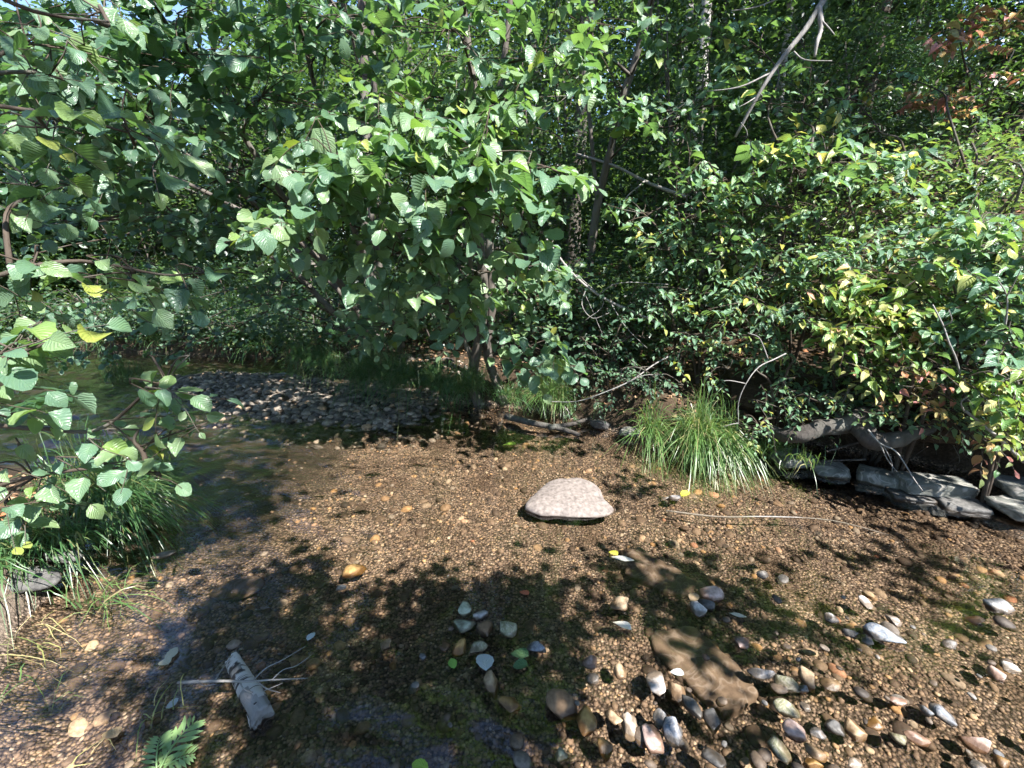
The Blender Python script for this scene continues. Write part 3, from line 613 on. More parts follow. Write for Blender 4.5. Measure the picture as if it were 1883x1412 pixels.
cob = lambda x, y, r: in_stream(x, y, r) & (fbm(np.stack([x*1.6, y*1.6, 0*x], -1), 47, 2)+r.normal(0, 0.2, len(x))+0.8*sstep(1.9, 1.0, y)+0.25*sstep(-0.2, 0.6, x) > 0.75)
stones(bed, cob, (-0.4, 2.4, 0.85, 2.3), 100, (0.010, 0.038), PEB2, bm3, 'cobble', 290, 16, 'cobble', 0.3, 0.004)
bm2 = peb_meshes(PEB2, 'barstone', 'bar_stone')
stones(bar, lambda x, y, r: bar_w(x, y) > 0.40, (-5.6, -0.3, 3.4, 7.4), 4200, (0.016, 0.055), PEB2, bm2, 'barstone', 300, 8, 'stone', 0.35)
stones(bed, lambda x, y, r: (bar_w(x, y) > 0.15) & (bar_w(x, y) < 0.42), (-5.9, 0.2, 3.2, 7.6), 1300, (0.014, 0.045), PEB2, bm2, 'barstone', 0, 9, 'shore_gravel', 0.4)

# ------------------------------------------------------------------ single stones standing in the stream
def rock(name, label, cat, px, py, wpx, hpx, mat, seed, z=0.0, sub=3, planes=1, rough=0.12, keep=0.8, detail=0.0, yaw=0.0, rise=0.55, lift=0.12, group=None, tilt=0.15, ysc=1.1):
    c = gp(px, py, z); d = float(depth_of(c)); k = d/F
    sx, sy = wpx*k/2, hpx*k/2*ysc; sz = rise*min(sx, sy); r = np.random.default_rng(seed)
    V, Fc = rock_shape(seed, sub, planes, rough, 1.2, keep, detail)
    V = V*np.array([sx, sy, sz]); V = V @ rotz(yaw).T; ax = r.normal(0, tilt, 2)
    V[:, 2] += V[:, 0]*ax[0]+V[:, 1]*ax[1]
    o = link(name, mesh_np(name, V, [Fc]), M[mat], loc=(c[0], c[1], z+sz*lift)); return tag(o, label, cat, group)
GRP = 'pebbles standing out of the shallow water'
PEBBLES = [  # px, py, w, h, colour, yaw, label
 (854,1118,25,34,'green',0,'grey-green teardrop pebble, farthest of the loose cluster in the shade'),
 (884,1131,29,21,'grey',0,'small squarish grey pebble beside the grey-green teardrop pebble'),
 (854,1149,37,36,'green',0,'round pale grey-green pebble facing the sun in the shaded cluster'),
 (891,1156,31,30,'brown',0,'dark brown pebble just right of the round grey-green one'),
 (931,1156,42,34,'olive',0,'wide dark olive pebble at the right end of the shaded cluster'),
 (879,1188,34,28,'olive',0,'smooth olive pebble directly below the round grey-green one'),
 (821,1186,22,24,'brown',0,'small dark reddish pebble left of the smooth olive one'),
 (846,1192,29,24,'ochre',0.4,'tilted brown-yellow pebble between the dark reddish and olive ones'),
 (709,1184,20,22,'tan',0,'lone small tan pebble in deep shade, leftmost of the pebbles'),
 (905,1259,29,44,'tan',0.1,'upright egg-shaped tan pebble below the grey floating leaf'),
 (985,1191,40,20,'blue',0,'flat wet blue-grey pebble with two green leaves at its left'),
 (1084,1217,31,28,'pink',0,'mottled pinkish grey pebble left of the large brown slab'),
 (1088,1249,23,21,'grey',0,'little round grey pebble under the mottled pinkish one'),
 (1140,1237,23,26,'tan',0,'small upright brown-tan pebble left of the big white pebble'),
 (1212,1258,42,50,'white',-0.2,'big smooth white pebble at the left corner of the brown slab'),
 (1245,1271,27,36,'tan',0.2,'tan pebble touching the right side of the big white one'),
 (1030,1293,60,46,'brown',0.3,'angular brown rock with a sharp ridge, largest in the foreground pebbles'),
 (937,1293,35,34,'ochre',0,'rounded orange-brown pebble below the egg-shaped tan one'),
 (1076,1327,42,50,'ochre',-0.4,'long mottled ochre pebble below the angular brown rock'),
 (1128,1319,28,30,'tan',0,'dull tan pebble between the long ochre and black-and-white ones'),
 (1156,1334,30,42,'white',0.1,'white-topped pebble with a dark wet foot, left of two dark blue ones'),
 (1202,1364,39,50,'pink',0.1,'pale pinkish pebble standing upright near the bottom edge'),
 (1240,1349,36,42,'blue',-0.3,'blue-grey pebble right of the pale pinkish upright one'),
 (1214,1321,27,30,'blue',0,'small dark blue pebble above the pale pinkish upright one'),
 (1113,1376,28,26,'ochre',0.2,'flat orange pebble at the bottom edge, left of the pinkish upright one'),
 (1033,1390,28,24,'green',0,'pale greenish pebble lying at the bottom edge left of the orange one'),
 (1140,1112,43,32,'tan',0.3,'white-faced tan pebble in full sun beside the dark submerged slab'),
 (647,1050,44,28,'ochre',0.3,'yellow-brown pebble on the left in dappled light'),
 (626,1081,22,12,'white',0,'small flat whitish pebble left below the yellow-brown one'),
 (1310,1094,42,38,'pink',0,'purple-grey stone at the near corner of the dark submerged slab'),
 (1297,1110,28,24,'dark',0,'dark pebble wedged in front of the purple-grey stone'),
 (1283,1121,32,28,'grey',-0.4,'light grey pebble lowest of the three by the dark slab'),
 (1400,1056,22,20,'grey',0,'small grey pebble alone right of the dark submerged slab'),
 (1593,1111,19,26,'white',0,'small upright whitish pebble, farthest of the right-hand pebbles'),
 (1527,1138,23,18,'grey',0,'small glinting grey pebble left of the long blue-grey one'),
 (1645,1141,22,31,'white',-0.4,'tilted pale pebble right above the long blue-grey one'),
 (1561,1164,31,22,'dark',0,'dark grey pebble just left of the long blue-grey one'),
 (1617,1164,60,36,'blue',-0.6,'long blue-grey stone pointing down to the right'),
 (1595,1180,20,18,'blue',0,'tiny wet pebble under the left end of the long blue-grey one'),
 (1365,1182,31,29,'pink',0,'pink round pebble right of the large brown slab'),
 (1834,1116,40,26,'grey',-0.4,'pale grey flat stone near the right edge, alone'),
 (1745,1183,32,22,'grey',0,'wet glinting pebble midway to the right edge'),
 (1399,1239,48,20,'blue',-0.2,'long low blue-grey pebble at the right end of the brown slab'),
 (1487,1247,28,36,'tan',-0.2,'upright pale tan pebble, tallest right of the brown slab'),
 (1527,1259,32,28,'tan',-0.5,'pale tan wedge pebble beside the upright tan one'),
 (1447,1257,40,28,'olive',-0.3,'olive-brown pebble between the slab and the upright tan one'),
 (1476,1267,17,16,'blue',0,'tiny grey pebble at the foot of the upright tan one'),
 (1448,1306,40,36,'olive',0,'olive pebble with a whitish face below the slab corner'),
 (1482,1300,17,16,'grey',0,'tiny pebble right of the olive white-faced one'),
 (1465,1350,42,30,'pink',-0.1,'orange-pink pebble low in the right foreground'),
 (1501,1348,28,22,'blue',-0.2,'small grey pebble touching the orange-pink one'),
 (1569,1343,42,40,'tan',-0.2,'big round orange-tan pebble in the right foreground'),
 (1537,1337,31,28,'dark',0,'dark wet pebble left of the big orange-tan one'),
 (1609,1333,31,24,'ochre',0,'low brown pebble right of the big orange-tan one'),
 (1735,1316,36,40,'blue',-0.3,'steep blue-grey stone near the lower right corner'),
 (1703,1306,17,20,'blue',0,'tiny dark pebble left of the steep blue-grey stone'),
 (1651,1357,29,26,'olive',0,'olive-white pebble left of the long pink one'),
 (1686,1357,35,20,'pink',-0.5,'long pink pebble in the lower right foreground'),
 (1800,1367,54,26,'pink',-0.5,'long purplish wet stone in the lower right corner'),
 (1797,1405,27,24,'blue',0,'small grey pebble cut by the bottom edge under the long purplish stone'),
 (1831,1241,26,34,'pink',-0.4,'pinkish pebble near the right edge, left of a bluish white one'),
 (1860,1230,32,18,'white',-0.2,'bluish white pebble closest to the right edge'),
 (1498,1384,32,24,'tan',-0.3,'low tan pebble under the small grey one'),
 (1431,1377,31,42,'olive',0.2,'dark olive egg-shaped pebble at the bottom'),
 (1493,1405,34,22,'ochre',0,'orange pebble cut by the bottom edge'),
 (1573,1405,30,20,'white',0,'whitish pebble cut by the bottom edge'),
 (1308,1323,31,34,'dark',0,'dark grey pebble under the near corner of the brown slab'),
 (1269,1297,28,44,'dark',0.2,'dark upright pebble along the left edge of the brown slab'),
 (1312,1394,36,40,'dark',0.4,'large dark slate pebble at the bottom below the slab'),
 (1648,1289,32,15,'pink',-0.2,'flat pinkish pebble above the big orange-tan one'),
 (1844,1401,26,20,'ochre',0,'tan pebble in the very corner at lower right'),
 (1790,1141,32,20,'brown',-0.4,'half-sunk brown stone below the pale flat one near the right edge'),
 (1015,940,22,9,'white',0,'small white stone in front of the flat boulder'),
 (1240,915,27,14,'grey',0,'small bluish grey stone right of the flat boulder'),
 (1222,917,14,9,'grey',0,'tiny grey stone touching the small bluish one'),
 (430,1184,20,15,'white',0.2,'lone whitish pebble beyond the birch log'),
]
for i, (px, py, w_, h_, c_, yw, lb) in enumerate(PEBBLES):
    rock('pebble', lb, 'pebble', px, py, w_*(1.12, 0.98, 1.2, 1.05, 1.1)[i % 5], h_*(1.1, 1.15, 1.0)[i % 3], 'st_'+c_, 300+i, 0.0, 3, (9, 14, 6, 11)[i % 4], 0.30, 0.62, 0.05, yw, (0.6, 0.72, 0.52)[i % 3], 0.0, GRP)
def boulder():
    O = [(964,934),(978,912),(1004,893),(1040,884),(1074,886),(1098,898),(1110,912),(1132,930),(1124,942),(1084,947),(1034,945),(990,943)]
    P = np.array([gp(x, y, 0.02) for x, y in O]); Pc = catmull(np.vstack([P[-1:], P, P[:1]]), 12)[12:-13]; c = np.array([*Pc.mean(0)[:2], 0.0]); n = len(Pc); V = []
    prof = [(0.0, 0.085), (0.15, 0.086), (0.3, 0.085), (0.45, 0.082), (0.6, 0.076), (0.72, 0.069), (0.82, 0.060), (0.90, 0.048), (0.95, 0.036), (0.985, 0.022), (1.0, 0.006), (0.985, -0.006), (0.80, -0.035)]
    for s_, z in prof:
        q = c+(Pc-c)*s_; q[:, 2] = z*(0.66 if z > 0 else 1); k = fbm(q*5, 71, 3)[:, None]; k2 = fbm(q*22, 75, 3)
        q[:, :2] += (q[:, :2]-c[:2])*k*0.05; q[:, 2] += 0.012*k[:, 0]+0.0035*k2+(0.05*(q[:, 1]-c[1])-0.04*(q[:, 0]-c[0]))*(z > 0.01); V.append(q)
    V = np.vstack(V); m = len(prof); ids = np.arange(m*n).reshape(m, n); Fq = np.stack([ids[:-1], ids[1:], np.roll(ids[1:], -1, 1), np.roll(ids[:-1], -1, 1)], -1).reshape(-1, 4)
    o = link('boulder', mesh_np('boulder', V-c, [Fq]), M['boulder'], loc=c); tag(o, 'large flat pinkish-grey boulder in the middle of the stream', 'boulder')
boulder()
rock('rock', 'flat mossy grey rock on the left shore under the leaves', 'rock', 50, 1066, 120, 44, 'st_dark', 9, 0.09, 4, 4, 0.14, 0.75, 0.02, 0.1, 0.5, 0.0, None, 0.05, 1.4)
rock('rock', 'small dark rock half under the long grass on the left shore', 'rock', 118, 1022, 66, 30, 'st_dark', 10, 0.10, 3, 3, 0.14, 0.75, 0.02, 0.1, 0.7, 0.0)
rock('rock', 'pale wet rock in the water at the tip of the left shore', 'rock', 300, 1020, 40, 14, 'st_grey', 12, 0.0, 3, 2, 0.14, 0.75, 0.02, 0.4, 0.5, 0.1)
rock('rock', 'rounded lichen-spotted rock under the bank between two grass tussocks', 'rock', 1122, 762, 52, 40, 'wallstone', 14, 0.03, 4, 2, 0.14, 0.8, 0.02, 0.0, 0.9, 0.5, None, 0.1, 1.3)
rock('rock', 'broad low silt-covered rock under water at the left', 'rock', 440, 1082, 92, 40, 'slab', 16, -0.055, 4, 2, 0.12, 0.8, 0.01, 0.3, 0.4, 0.1, None, 0.03, 1.3)
def slab(label, poly, mat, ztop, thick, seed):
    P = np.array([gp(x, y, ztop) for x, y in poly]); Pd = []
    for k in range(len(P)):
        for t in np.linspace(0, 1, 6, endpoint=False): Pd.append(P[k]+(P[(k+1) % len(P)]-P[k])*t)
    Pd = np.array(Pd); c = Pd.mean(0); Pd[:, :2] += 0.022*np.stack([fbm(Pd*9, seed), fbm(Pd*9, seed+4)], -1)
    V, n = [], len(Pd)
    for s, z in ((0.0, 0), (0.5, 0), (0.93, -0.001), (0.985, -0.006), (1.0, -0.016), (1.0, -thick)):
        q = c+(Pd-c)*s; q = q.copy(); q[:, 2] = ztop+z+0.004*fbm(q*6, seed+9)*(z > -0.02); V.append(q)
    V = np.vstack(V); Fq = []
    for r_ in range(5):
        for k in range(n): Fq.append((r_*n+k, (r_+1)*n+k, (r_+1)*n+(k+1) % n, r_*n+(k+1) % n))
    o = link('stone_slab', mesh_np('stone_slab', V-c, [np.array(Fq)]), M[mat], loc=c); return tag(o, label, 'slab')
slab('large flat brown slab under the water, half in sun, ringed by pebbles', [(1200,1157),(1276,1150),(1352,1214),(1404,1268),(1398,1284),(1338,1312),(1268,1262),(1214,1196)], 'slab', -0.050, 0.10, 3)
slab('narrow dark flat slab under the water beyond the ringed brown slab', [(1140,1010),(1180,1006),(1286,1066),(1276,1096),(1212,1084),(1150,1052)], 'slab', -0.058, 0.08, 8)

# old stone footing along the right bank
wall = empty('stone_wall', gp(1600, 890, 0), 'low row of squared grey stones at the water under the undercut bank', 'stone wall')
def block(p0, p1, hpx, zb, dep, seed, mat='wallstone', boxy=0.06, drop=0.0):
    A, B = gp(*p0, zb), gp(*p1, zb); B[2] -= drop; c = (A+B)/2; k = float(depth_of(c))/F; ax = nrm(B-A); L = np.linalg.norm(B-A)/2; hh = hpx*0.68*k/0.92/2
    pz = np.array([0, 0, 1.0]); py_ = nrm(np.cross(pz, ax)); pz = np.cross(ax, py_)
    V, Fc = ICO[4]; r = np.random.default_rng(seed); V = V/np.abs(V).max(1, keepdims=True); U, _ = ICO[4]; V = V*(1-boxy)+nrm(V)*1.15*boxy
    for _ in range(3):
        nn = nrm(r.normal(size=3)); ex = np.maximum(V @ nn-r.uniform(0.95, 1.3), 0); V = V-ex[:, None]*nn
    V = V+0.05*np.stack([fbm(V*1.1+seed, 3), fbm(V*1.1+seed+9, 5), fbm(V*1.1+seed+5, 6)], -1)+0.03*np.stack([fbm(V*5+seed, 8), fbm(V*5+seed+3, 9), fbm(V*5+seed+7, 10)], -1)
    V = V[:, :1]*ax*L*0.97+V[:, 1:2]*py_*dep+V[:, 2:3]*pz*hh
    link('stone', mesh_np('stone', V+c+py_*dep*0.9+np.array([0, 0, hh])-np.array(wall.location), [Fc]), M[mat], wall)
block((1442,868),(1503,864),34,-0.02,0.12,21,boxy=0.35); block((1502,882),(1566,888),30,-0.03,0.11,22,boxy=0.22); block((1573,886),(1656,906),30,-0.01,0.10,23,boxy=0.12)
block((1663,908),(1800,922),34,0.02,0.10,24); block((1640,922),(1724,934),16,-0.03,0.09,25,'st_dark'); block((1735,946),(1832,958),26,-0.04,0.10,26,'st_dark')
block((1804,928),(1890,966),26,0.02,0.10,27); block((1856,918),(1960,930),28,0.08,0.14,28,boxy=0.4); block((1890,955),(1990,985),30,-0.03,0.12,29)
# ------------------------------------------------------------------ undercut bank on the right
def overhang():
    xs = np.linspace(1.95, 5.2, 60); prof = [(0.95, 0.62), (0.55, 0.60), (0.25, 0.54), (0.10, 0.47), (0.06, 0.40), (0.12, 0.33), (0.28, 0.31), (0.50, 0.27), (0.75, 0.12), (0.9, -0.1)]
    V = []
    for x in xs:
        e = float(sstep(1.95, 2.4, x)*(1-sstep(4.9, 5.2, x)))
        for d, z in prof:
            p = np.array([x+d*0.35, farY(x)+d+(1-e)*0.3, z]); n_ = 0.07*fbm(p[None]*3.1, 50, 3)[0]
            V.append(p+np.array([0, -n_, n_*0.7]))
    V = np.array(V); m = len(prof); a = (np.arange(len(xs)-1)[:, None]*m+np.arange(m-1)[None]).ravel()
    return link('overhanging_bank', mesh_np('overhanging_bank', V, [np.stack([a, a+1, a+m+1, a+m], -1)]), M['ground'], kind='structure')
overhang()
def log(name, label, cat, pts, r0, r1, mat, sides=12, wob=0.22, n=8, seed=0):
    a = Acc(); P = np.array(pts); a.tube(P, r0, r1, sides, n, wob, seed=seed); c = P.mean(0); o = link(name, a.mesh(name, c), M[mat], loc=c); return tag(o, label, cat)
log('root', 'thick grey root bridging the left end of the dark undercut hollow', 'root', [at(1415,790,3.25),at(1440,800,3.08),at(1475,798,3.0),at(1520,786,2.98),at(1570,772,3.05),at(1610,762,3.25)], 0.035, 0.085, 'wetwood', 14, 0.4, 8, 2)
log('root', 'bent stubby root hanging into the hollow in the right-hand bank', 'root', [at(1582,762,3.05),at(1588,790,2.92),at(1606,812,2.86),at(1650,806,2.84),at(1705,790,2.9),at(1740,780,3.05)], 0.07, 0.04, 'wetwood', 14, 0.4, 8, 5)

# ------------------------------------------------------------------ wood lying about
def birch_log():
    A, B = gp(428, 1212, 0.015), gp(482, 1318, 0.02); c = (A+B)/2; e = empty('birch_log', c, 'short broken birch log with white peeling bark in the shallows', 'log')
    e.rotation_euler = Vector(B-A).to_track_quat('Z', 'Y').to_euler(); L = float(np.linalg.norm(B-A)); n, sd = 30, 20
    th = np.arange(sd)/sd*2*math.pi; V = []
    for i in range(n+1):
        t = i/n; rr = 0.027+0.011*t; ring = np.stack([np.cos(th), np.sin(th), 0*th+t*3], -1); q = rr*(1+0.13*fbm(ring, 4, 3))
        z = L*(t-0.5)+(0.022*fbm(np.stack([np.cos(th)*2.5, np.sin(th)*2.5, 0*th+i], -1), 14, 2) if i in (0, n) else 0)
        V.append(np.stack([np.cos(th)*q, np.sin(th)*q, 0*th+z], -1))
    V = np.array(V); ids = np.arange((n+1)*sd).reshape(n+1, sd); a = ids[:-1]; Fq = np.stack([a, np.roll(a, -1, 1), np.roll(ids[1:], -1, 1), ids[1:]], -1)
    r = np.random.default_rng(3); keep = np.ones((n, sd), bool); cx = fbm(np.stack([np.cos(th)[None]*1.2+0*np.arange(n)[:, None], np.sin(th)[None]*1.2+0*np.arange(n)[:, None], np.arange(n)[:, None]*0.14+0*th[None]], -1), 31, 2)
    keep[18:26] &= (cx[18:26] > 0.15); keep[26:] &= (cx[26:] > -0.25); keep[7:9] &= (cx[7:9] > -0.1)
    W = V.copy(); W[..., :2] *= 0.90
    link('wood', mesh_np('wood', np.vstack([W.reshape(-1, 3), [[0, 0, -L/2+0.01], [0, 0, L/2-0.015]]]), [Fq.reshape(-1, 4), np.array([(n*sd+k, n*sd+(k+1) % sd, (n+1)*sd+1) for k in range(sd)]+[((k+1) % sd, k, (n+1)*sd) for k in range(sd)])]), M['deadwood'], e)
    link('bark', mesh_np('bark', V.reshape(-1, 3), [Fq[keep]]), M['birch_log'], e)
birch_log()
def branch(name, label, cat, mains, mat='deadwood', sides=6, n=4):
    """mains: list of (points, r0, r1, part name); the first is the stem, the others twigs"""
    c = np.array(mains[0][0][0]); e = empty(name, c, label, cat)
    for pts, r0, r1, nm in mains:
        a = Acc(); a.tube(np.array(pts), r0, r1, sides, n, 0.06); link(nm, a.mesh(nm, c), M[mat], e)
    return e
z_ = 0.085
branch('dead_branch', 'bare pale forked branch lying across the birch log', 'branch', [
 ([gp(328,1255,0.05),gp(400,1252,z_),gp(450,1253,z_+0.01),gp(500,1250,z_),gp(566,1247,0.04)],0.0065,0.0018,'stem'),
 ([gp(466,1250,z_),gp(490,1228,0.10),gp(520,1213,0.09),gp(562,1188,0.10)],0.003,0.001,'twig'),([gp(500,1250,z_),gp(520,1232,0.09),gp(545,1224,0.07),gp(572,1205,0.08)],0.0026,0.001,'twig'),
 ([gp(440,1252,z_),gp(450,1268,0.07),gp(475,1273,0.04),gp(520,1256,0.03)],0.003,0.0015,'twig'),([gp(472,1252,z_),gp(490,1266,0.05),gp(516,1274,0.02)],0.003,0.0014,'twig'),
 ([gp(395,1252,z_),gp(412,1225,0.06),gp(428,1204,0.05)],0.003,0.0014,'twig'),([gp(365,1254,0.06),gp(375,1261,0.04),gp(398,1258,0.03)],0.0025,0.0012,'twig')])
branch('dead_branch', 'long thin straight stick under water right of the flat boulder', 'branch', [([gp(1225,939,-0.01),gp(1320,950,-0.01),gp(1420,950,0.0),gp(1530,957,-0.01),gp(1640,985,-0.02)],0.0065,0.003,'stem')], 'deadwood')
branch('driftwood', 'split weathered driftwood plank at the water edge below the bank', 'driftwood', [
 ([gp(930,765,0.05),gp(980,778,0.05),gp(1030,788,0.03),gp(1066,800,0.01)],0.035,0.02,'stem'),([gp(1010,786,0.05),gp(1050,780,0.04),gp(1085,770,0.05),gp(1100,775,0.02)],0.03,0.012,'stem'),
 ([gp(1035,790,0.03),gp(1060,798,0.0),gp(1075,806,-0.01)],0.015,0.006,'twig')], 'wetwood', 8)
branch('dead_branch', 'long fallen dead branch slanting down right through the thicket', 'branch', [
 ([at(1005,440,4.5),at(1050,500,4.35),at(1100,542,4.25),at(1160,572,4.2),at(1215,595,4.15)],0.011,0.015,'stem'),
 ([at(1100,542,4.25),at(1140,520,4.1),at(1230,523,4.0)],0.006,0.003,'twig'),([at(1060,505,4.35),at(1110,555,4.2),at(1075,590,4.15)],0.006,0.002,'twig'),
 ([at(1120,552,4.25),at(1150,600,4.1),at(1190,640,4.0)],0.006,0.002,'twig'),([at(1080,525,4.3),at(1070,560,4.2),at(1090,585,4.1),at(1120,575,4.1)],0.005,0.002,'twig'),([at(1040,485,4.4),at(1075,540,4.3),at(1110,620,4.2)],0.006,0.002,'twig')])
branch('dead_branch', 'bare curved branch over the grass tussocks, reaching to the right', 'branch', [
 ([at(1000,738,4.0),at(1060,738,3.9),at(1110,722,3.8),at(1160,700,3.8),at(1200,672,3.85),at(1230,655,3.9)],0.004,0.008,'stem'),([at(1150,705,3.8),at(1185,690,3.75),at(1215,690,3.75)],0.005,0.002,'twig')])
branch('dead_branch', 'slim straight dead branch crossing behind the leaning tree', 'branch', [([at(1060,283,5.6),at(1130,305,5.3),at(1190,335,5.0),at(1260,362,4.7)],0.014,0.018,'stem'),([at(1185,333,5.0),at(1150,365,4.9),at(1135,400,4.9)],0.008,0.003,'twig')])
branch('dead_branch', 'bleached leaning dead snag with broken side limbs at upper right', 'branch', [
 ([at(1352,252,4.1),at(1400,165,4.0),at(1440,105,4.0),at(1480,55,4.0),at(1520,-10,4.0),at(1560,-80,4.0)],0.012,0.026,'stem'),
 ([at(1505,10,4.0),at(1510,50,3.95),at(1502,80,3.9),at(1498,105,3.9)],0.022,0.010,'limb'),([at(1512,38,3.95),at(1525,52,3.9),at(1535,64,3.85)],0.006,0.003,'twig'),
 ([at(1415,135,4.0),at(1360,160,4.0),at(1300,168,4.1)],0.008,0.004,'twig'),([at(1460,95,4.0),at(1480,110,3.9),at(1530,112,3.8)],0.007,0.003,'twig'),
 ([at(1388,180,4.0),at(1372,190,3.9),at(1358,197,3.9)],0.005,0.002,'twig'),([at(1385,190,4.0),at(1402,178,3.9),at(1395,170,3.9)],0.004,0.002,'twig'),([at(1362,225,4.0),at(1372,238,4.0),at(1375,250,4.0)],0.004,0.002,'twig'),([at(1345,20,4.2),at(1400,10,4.1),at(1490,-30,4.0)],0.004,0.006,'twig')])
branch('dead_branch', 'grey forked twig bowing over the bright grass tussock', 'branch', [
 ([at(1358,780,2.95),at(1358,740,2.95),at(1372,705,2.95),at(1395,675,3.0),at(1425,660,3.05),at(1445,650,3.1)],0.003,0.005,'stem'),([at(1370,705,2.95),at(1345,700,2.9),at(1330,700,2.9)],0.004,0.002,'twig'),
 ([at(1412,660,3.0),at(1405,640,3.0),at(1395,620,3.0),at(1375,612,3.0)],0.005,0.002,'twig'),([at(1358,778,2.95),at(1345,780,2.9),at(1332,784,2.9)],0.003,0.0015,'twig')])
branch('dead_branch', 'dry forked stick hanging out of the undercut hollow to the water', 'branch', [
 ([at(1596,790,2.8),at(1618,815,2.7),at(1645,828,2.62),at(1662,850,2.55),at(1680,880,2.5),at(1697,903,2.47)],0.007,0.003,'stem'),([at(1618,815,2.7),at(1632,845,2.65),at(1650,868,2.6)],0.004,0.002,'twig'),([at(1625,820,2.7),at(1640,850,2.66),at(1640,870,2.62)],0.003,0.0015,'twig')], 'deadwood')
branch('dead_branch', 'pale kinked dead twig in the yellowing bushes at right', 'branch', [
 ([at(1768,700,2.7),at(1758,660,2.7),at(1745,630,2.7),at(1735,600,2.75),at(1715,560,2.8)],0.007,0.004,'stem'),([at(1735,600,2.75),at(1750,590,2.7),at(1745,570,2.7)],0.004,0.002,'twig')])
branch('dead_branch', 'crooked whitish dead twig near the right edge', 'branch', [
 ([at(1848,600,2.6),at(1852,570,2.6),at(1850,540,2.6),at(1835,515,2.6)],0.006,0.003,'stem'),([at(1851,545,2.6),at(1865,520,2.55),at(1880,490,2.5)],0.004,0.002,'twig')])
branch('dead_branch', 'thin bent white twig lying on the bank at the right edge', 'branch', [
 ([at(1772,755,2.5),at(1768,738,2.5),at(1785,728,2.5),at(1810,724,2.5),at(1838,728,2.45)],0.005,0.0025,'stem'),([at(1800,725,2.5),at(1805,735,2.45),at(1815,745,2.45)],0.003,0.0015,'twig'),([at(1775,755,2.5),at(1830,800,2.4),at(1883,850,2.35)],0.008,0.010,'limb')])
branch('dead_branch', 'straight dark twig poking from the hollow above the wall stones', 'branch', [([at(1520,830,2.95),at(1555,820,2.98),at(1600,808,3.0)],0.007,0.009,'stem')], 'wetwood')
branch('dead_branch', 'short pale stick lying on the wall stones in the hollow', 'branch', [([at(1510,848,3.0),at(1550,846,3.0),at(1592,845,3.0)],0.008,0.007,'stem')], 'wetwood')
# fine rootlets under the overhang
racc = Acc(); rr_ = np.random.default_rng(4)
for k in range(90):
    x = rr_.uniform(2.1, 4.3); y = farY(x)+rr_.uniform(0.02, 0.35); z0 = rr_.uniform(0.30, 0.42); L = rr_.uniform(0.06, 0.24); p = np.array([x+0.05, y, z0])
    racc.tube([p, p+np.array([rr_.normal(0, 0.04), -0.03, -L*0.5]), p+np.array([rr_.normal(0, 0.07), -0.02, -L])], 0.003, 0.001, 4, 3)
o = link('rootlets', racc.mesh('rootlets'), M['twig'], kind='stuff'); tag(o, 'fine roots hanging under the edge of the undercut bank', 'roots')

# ------------------------------------------------------------------ fallen leaves afloat or on stones
def float_leaf(label, px, py, w_, h_, col, yaw, z=0.006, shape='alder', cat='fallen leaf'):
    c = gp(px, py, z); k = float(depth_of(c))/F; T, Fc, U = HI[shape][int(px) % 4]
    t = T.copy(); t[:, 1] -= 0.5; t[:, 2] = t[:, 2]*0.35+0.06; t = t*np.array([1, 1, 1])*max(w_, h_)*k*1.15; t = t @ rotz(yaw).T
    key = 'fl_%s' % col
    if key not in M: M[key] = leaf_mat('fallen_leaf_'+col, [(0, FLC[col]), (1, tuple(1.15*q for q in FLC[col]))], FLC[col], 0.2, 0.5, 0.4, True, 6.0)
    o = link('fallen_leaf', mesh_np('fallen_leaf', t, [Fc], U), M[key], loc=(c[0], c[1], z)); tag(o, label, cat, 'fallen leaves on the water')
FLC = dict(lime=(0.22, 0.34, 0.05), yellow=(0.42, 0.40, 0.06), pale=(0.42, 0.40, 0.34), grey=(0.36, 0.40, 0.42), green=(0.16, 0.30, 0.06), red=(0.35, 0.10, 0.05), white=(0.6, 0.57, 0.5), dark=(0.06, 0.12, 0.05), tan=(0.35, 0.25, 0.15))
float_leaf('yellow-green leaf floating in the shade edge below the alder', 938, 816, 20, 14, 'lime', 1.2)
float_leaf('bright yellow-green leaf right of the small bluish stone', 1258, 907, 20, 12, 'yellow', 1.8)
float_leaf('yellow leaf at the far tip of the dark submerged slab', 1129, 1017, 16, 12, 'yellow', 0.5)
float_leaf('white wing-shaped leaf on the dark submerged slab', 1145, 1030, 36, 10, 'white', 1.4, shape='lance')
float_leaf('small bright green leaf floating left of the grey leaf', 832, 1220, 22, 20, 'green', 0.4)
float_leaf('pale grey leaf floating above the egg-shaped tan pebble', 893, 1217, 30, 34, 'grey', 0.1)
float_leaf('cream triangular leaf on the bed below the white-faced tan pebble', 1147, 1148, 30, 14, 'white', 0.6, shape='ovate')
float_leaf('dark green leaf beside the flat wet blue-grey pebble', 958, 1200, 28, 20, 'dark', 1.0)
float_leaf('green leaf just under the dark one, left of the flat blue-grey pebble', 957, 1222, 24, 18, 'dark', 1.4)
float_leaf('rusty red leaf under water in the shade', 966, 1089, 16, 12, 'red', 0.7)
float_leaf('pinkish brown leaf caught at the purple-grey stone', 1276, 1098, 24, 12, 'tan', -0.8, 0.03)
float_leaf('pale green leaf tip resting on the big white pebble neighbour', 1246, 1235, 20, 14, 'grey', 0.9, 0.05)
float_leaf('thin pale leaf drifting right of the three slab pebbles', 1357, 1133, 26, 8, 'pale', 1.3, shape='lance')
float_leaf('curled white leaf in the ripples above the birch log', 318, 1203, 24, 16, 'pale', -0.4)
float_leaf('small torn pale leaf left below the curled white one', 305, 1217, 20, 12, 'pale', 1.0)
float_leaf('small olive leaf floating right of the forked branch tips', 572, 1170, 12, 18, 'grey', -0.2)
float_leaf('dull green leaf in the water left of the birch log foot', 318, 1295, 18, 18, 'grey', -0.7)
